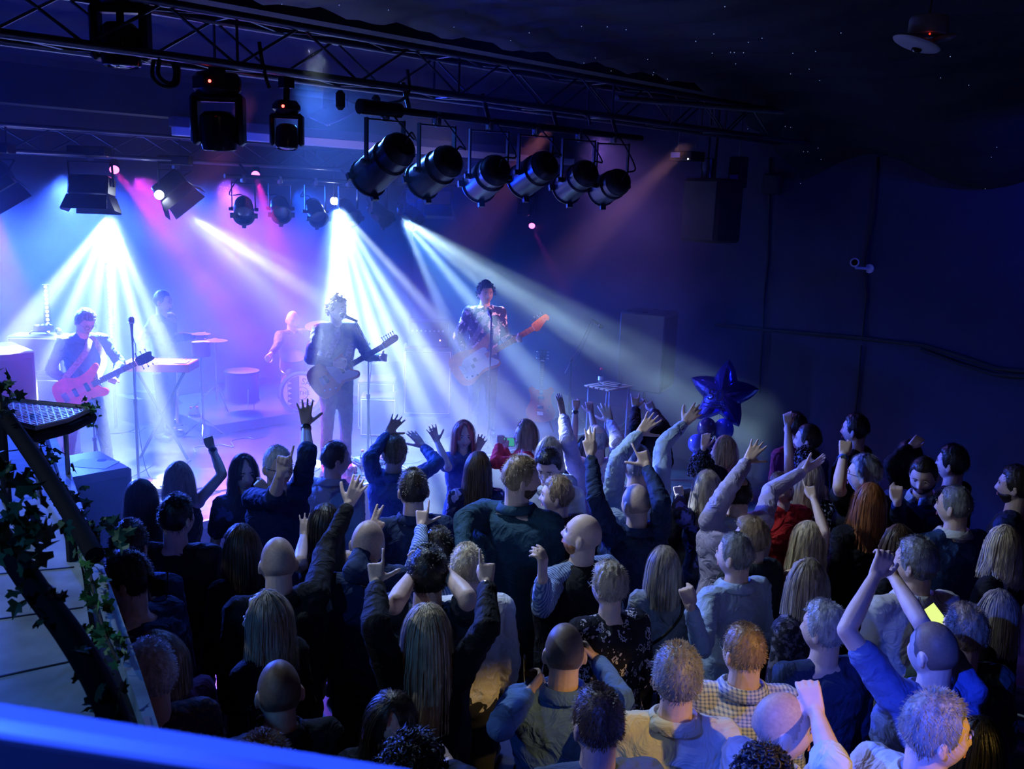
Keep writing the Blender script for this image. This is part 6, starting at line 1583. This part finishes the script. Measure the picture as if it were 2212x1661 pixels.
# ------------------------------------------------------------ left foreground: booth roof, rails, ivy, mesh shelf, balcony rail
ZR_ = 1.85
def poly3(pts, z): return [Pz(x, y, z) for x, y in pts]
def slab(name, pts, z0, z1, m, parent=None, smooth_=False):
    p = poly3(pts, z1); n = len(p); vs = [V((q.x, q.y, z1)) for q in p] + [V((q.x, q.y, z0)) for q in p]
    mb = MB().add(vs, [tuple(range(n)), tuple(range(n, 2 * n))[::-1]] + [(i, (i + 1) % n, n + (i + 1) % n, n + i) for i in range(n)])
    return mb.build(name, m, parent, smooth_)
ply = mat('painted plywood', (.42, .46, .50), .8, var=.35, vscale=4, bump=.3, bscale=12)
c0 = Pz(60, 1300, ZR_)
bt = thing('booth_roof', (c0.x, c0.y, 0), 'pale painted plywood roof of a booth at the lower left, with dark kerbs and seams', 'booth roof')
slab('roof_panel', [(-120, 905), (85, 925), (118, 1010), (150, 1110), (178, 1240), (200, 1400), (215, 1661), (200, 1800), (-200, 1800)], ZR_ - .06, ZR_, ply, bt)
slab('fascia', [(96, 930), (120, 1010), (150, 1110), (178, 1240), (200, 1400), (215, 1661), (200, 1800), (400, 1800), (352, 1640), (300, 1480), (240, 1310), (190, 1165), (140, 1010), (112, 930)], ZR_ - .9, ZR_ - .02, DARK, bt)
slab('kerb', [(100, 928), (112, 926), (150, 1010), (196, 1150), (252, 1300), (306, 1455), (360, 1625), (400, 1760), (376, 1760), (338, 1640), (284, 1480), (226, 1330), (172, 1180), (128, 1020)], ZR_ - .03, ZR_ + .05, mat('worn pale kerb', (.36, .42, .46), .6, var=.4, vscale=6), bt)
sm = MB()
for (x0, y0, x1, y1) in ((-60, 985, 115, 955 + 5), (-60, 1245, 160, 1225), (-60, 1345, 180, 1312), (-40, 1470, 195, 1420)):
    a, b = Pz(x0, y0, ZR_ + .001), Pz(x1, y1, ZR_ + .001); d = (b - a).normalized(); sm.box((a + b) / 2, ((b - a).length, .008, .004), Matrix((d, V((0, 0, 1)).cross(d), V((0, 0, 1)))).transposed())
sm.build('seam', DARK, bt, False)
slab('tape_strip', [(128, 1312), (140, 1310), (147, 1352), (134, 1354)], ZR_, ZR_ + .004, mat('pinkish tape', (.6, .42, .45), .7), bt)
slab('tape_strip', [(310, 1548), (322, 1546), (334, 1598), (322, 1602)], ZR_ + .05, ZR_ + .055, mat('pinkish tape', (.6, .42, .45), .7), bt)
legs_ = MB().box(Pz(60, 1100, ZR_ - .06) - V((0, 0, .9)), (.08, .08, ZR_ - .07)).box(Pz(120, 1500, ZR_ - .06) - V((0, 0, .9)), (.08, .08, ZR_ - .07)); legs_.build('post', DARK, bt, False)
# rails
def rail(label, pts, w_, posts):
    P_ = [V(p) for p in pts]; t = thing('hand_rail', P_[0], label, 'rail', 'dark rails above the booth roof')
    MB().tube(smooth(P_), w_, 10).build('rail_bar', mat('rail paint', (.006, .007, .012), .8, spec=.15), t)
    for i in posts: MB().cyl(P_[i], V((P_[i].x, P_[i].y, ZR_)), .022, .022, 8).build('post', DARK, t)
    return P_
ra = rail('dark rail with ivy running from the mesh shelf down to the lower left', [Pd(-60, 820, 4.3), Pd(0, 885, 4.2), Pd(75, 990, 3.9), Pd(150, 1105, 3.6), Pd(205, 1200, 3.35)], .035, (1, 3))
rb = rail('thicker dark rail nearer the camera crossing the lower left', [Pd(-80, 1060, 2.5), Pd(0, 1160, 2.4), Pd(75, 1270, 2.3), Pd(150, 1370, 2.2), Pd(215, 1480, 2.1), Pd(262, 1600, 2.0), Pd(290, 1720, 1.95)], .032, ())
LEAF = mat('ivy leaf', (.07, .22, .05), .45, var=.5, vscale=9); LEAF2 = mat('dark ivy leaf', (.03, .09, .04), .5, var=.5, vscale=9)
def ivy(label, path, n, size, spread, seed, m, drop=.0):
    r_ = random.Random(seed); P_ = smooth(path, 6); t = thing('ivy_garland', P_[0], label, 'ivy garland', 'ivy garlands on the rails')
    MB().tube(P_, .006, 5).build('stem', mat('ivy stem', (.05, .04, .02), .7), t)
    mb = MB(); shape = [(0, 0), (.35, -.15), (.5, .1), (.3, .3), (.42, .62), (.16, .6), (0, 1.0), (-.16, .6), (-.42, .62), (-.3, .3), (-.5, .1), (-.35, -.15)]
    for _ in range(n):
        k = r_.random() * (len(P_) - 1); i = int(k); p = P_[i].lerp(P_[i + 1], k - i)
        p = p + V((r_.gauss(0, 1), r_.gauss(0, 1), r_.gauss(0, .8) - drop)) * spread
        q = Quaternion((r_.gauss(0, 1), r_.gauss(0, 1), r_.gauss(0, 1), r_.gauss(0, 1))).normalized().to_matrix(); s_ = size * r_.uniform(.6, 1.25)
        vs = [p + q @ V((x * s_, y * s_, abs(x) * s_ * .35 - .1 * y * y * s_)) for x, y in shape] + [p + q @ V((0, .35 * s_, 0))]
        mb.add(vs, [(j, (j + 1) % 12, 12) for j in range(12)])
    mb.build('leaves', m, t, False, fix=False)
ivy('ivy garland trailing along the kerb below the mesh shelf', [Pz(60, 935, 2.05), Pz(95, 985, 2.05), Pz(125, 1050, 2.02), Pz(165, 1110, 2.0), Pz(205, 1140, 2.0), Pz(215, 1190, 1.98)], 105, .050, .035, 1, LEAF2)
ivy('green ivy garland on the kerb beside the short-haired man', [Pz(180, 1140, 2.0), Pz(188, 1195, 1.97), Pz(196, 1245, 1.95), Pz(208, 1300, 1.95), Pz(228, 1370, 1.95), Pz(256, 1430, 1.95)], 75, .042, .024, 2, LEAF)
ivy('dark ivy cluster close to the camera at the left edge', [Pd(-60, 1010, 2.35), Pd(10, 1080, 2.35), Pd(40, 1140, 2.3), Pd(85, 1180, 2.3)], 60, .055, .045, 3, LEAF2)
ivy('ivy threaded along the nearer rail', rb[:6], 60, .038, .030, 4, LEAF2)
ivy('pale ivy tuft at the tip of the mesh shelf', [Pz(180, 872, 2.22), Pz(195, 880, 2.22), Pz(200, 900, 2.15), Pz(194, 915, 2.10)], 34, .030, .018, 5, mat('bright ivy leaf', (.18, .42, .14), .4, var=.4, vscale=9))
ivy('pale ivy tuft at the back corner of the mesh shelf', [Pz(20, 860, 2.24), Pz(35, 862, 2.24)], 16, .026, .012, 6, mat('bright ivy leaf', (.18, .42, .14), .4, var=.4, vscale=9))
ivy('ivy sprig hanging at the left edge beside the black loudspeaker', [Pd(-25, 805, 4.0), Pd(0, 850, 4.0), Pd(4, 905, 4.0)], 34, .05, .03, 8, LEAF2)
# mesh shelf
ZM = 2.2
ms = [(-90, 840), (0, 862), (100, 871), (192, 880), (197, 884), (146, 908), (78, 925), (0, 905), (-90, 892)]
pm = poly3(ms, ZM); t = thing('mesh_shelf', pm[4], 'expanded-metal mesh shelf with pink-lit rim at the left above the bass speaker', 'mesh shelf')
MB().tube(pm + [pm[0]], .012, 8).build('frame', mat('shelf frame', (.5, .42, .45), .4), t)
fr_ = MB().tube([p - V((0, 0, .04)) for p in pm[4:8]], .028, 8); fr_.build('front_edge', DARK, t)
def inside(p, poly):
    c = False; n = len(poly)
    for i in range(n):
        a, b = poly[i], poly[(i + 1) % n]
        if (a.y > p[1]) != (b.y > p[1]) and p[0] < (b.x - a.x) * (p[1] - a.y) / (b.y - a.y) + a.x: c = not c
    return c
mw = MB(); cx_ = sum(p.x for p in pm) / len(pm); cy2 = sum(p.y for p in pm) / len(pm)
for ang in (20, 75):
    d = V((math.cos(R(ang)), math.sin(R(ang)), 0)); n_ = V((-d.y, d.x, 0))
    for k in range(-60, 61):
        run = []
        for j in range(-110, 111):
            p = V((cx_, cy2, ZM)) + n_ * (k * .028) + d * (j * .016)
            if inside((p.x, p.y), pm): run.append(p)
            else:
                if len(run) > 1: mw.box((run[0] + run[-1]) / 2, ((run[-1] - run[0]).length, .0055, .004), Matrix((d, n_, V((0, 0, 1)))).transposed())
                run = []
mw.build('wire_mesh', mat('mesh wire', (.75, .75, .7), .35, .3), t, False)
for px, py in ((75, 922), (140, 905)): q = Pz(px, py, ZM - .02); MB().cyl(q, V((q.x, q.y, ZR_ - .0)), .012, .012, 8).build('leg', GREY, t)
# balcony rail, close to the camera and out of focus
r0, r1 = Pd(-300, 1512, .62), Pd(900, 1700, .70)
t = thing('balcony_rail', (r0 + r1) / 2, 'blurred blue-lit balcony rail across the bottom left corner', 'rail')
d = (r1 - r0).normalized(); M_ = Matrix((d, V((0, 0, 1)).cross(d).normalized(), d.cross(V((0, 0, 1)).cross(d).normalized()))).transposed()
MB().box((r0 + r1) / 2, ((r1 - r0).length, .030, .016), M_, .006).build('rail_cap', mat('rail gloss paint', (.35, .38, .45), .35), t)
dn = Up * -1
MB().box((r0 + r1) / 2 - V((0, 0, .10)) - fwd0 * .01, ((r1 - r0).length, .02, .19), M_).build('rail_panel', DARK, t)
# drinks and phones held in the crowd
def hand_of(label_part):
    for q in pinfo:
        if label_part in q[0]: return q
    raise KeyError(label_part)
def grip(q, side, fwd_=.075, out=.035):
    W_, hd, zb, xx, hs, S, E = q[2][side]
    return W_ + hd * fwd_ * hs - zb * out * hs, hd, zb, xx
def held_glass(label, who, side, h=.15, fill=.5, grp='drinks in the crowd', r0=.032, r1=.044):
    q = hand_of(who); c, hd, zb, xx = grip(q, side); glass(label, c - V((0, 0, h * .45)), h, r0, r1, fill, grp)
held_glass('pint of lager held out by the balding man in blue', 'drinking, a pint', 'L', .155, .55)
held_glass('nearly empty glass at the mouth of the balding man in blue', 'drinking, a pint', 'R', .13, .3)
held_glass('short clear glass held by the shaved-headed man at the lower left', 'shaved head in a black shirt', 'L', .11, 0)
q = hand_of('dark swept hair and navy jumper'); g_ = Pd(342, 1265, proj(q[3])[2] - .1); glass('round glass held behind the man with dark swept hair', g_ - V((0, 0, .06)), .12, .034, .042, 0, 'drinks in the crowd')
def phone(label, c, up_, face_, on=None, col=None):
    M = basis(V(up_).cross(V(face_)), face_, c); t = thing('mobile_phone', c, label, 'phone')
    MB().box(c, (.072, .148, .008), M.to_3x3(), .003).build('phone_case', col or BLACK, t)
    MB().box(M @ V((0, 0, .0045)), (.066, .140, .001), M.to_3x3()).build('screen', glow('phone screen ' + label[-12:], on[0], on[1]) if on else DARK, t, False)
c = Pd(2026, 1341, proj(hand_of('ginger-blond')[3])[2] + .1); phone('phone with a bright yellow-green screen held by the ginger-blond man', c, Up * .8 - Rt * .5, -Fw + Up * .3, ((.75, .9, .25), 1.1))
q = hand_of('bright red top'); c, hd, zb, xx = grip(q, 'R', .09, .03); phone('phone held sideways by the woman in the red top', c, Rt, Fw * -1 + V((0, 0, .2)), ((.1, .7, .55), .5))

bpy.data.scenes.remove(_tmp)
for o in list(C.objects):
    if o.type == 'LIGHT': continue
print('OBJECTS', len(C.objects))
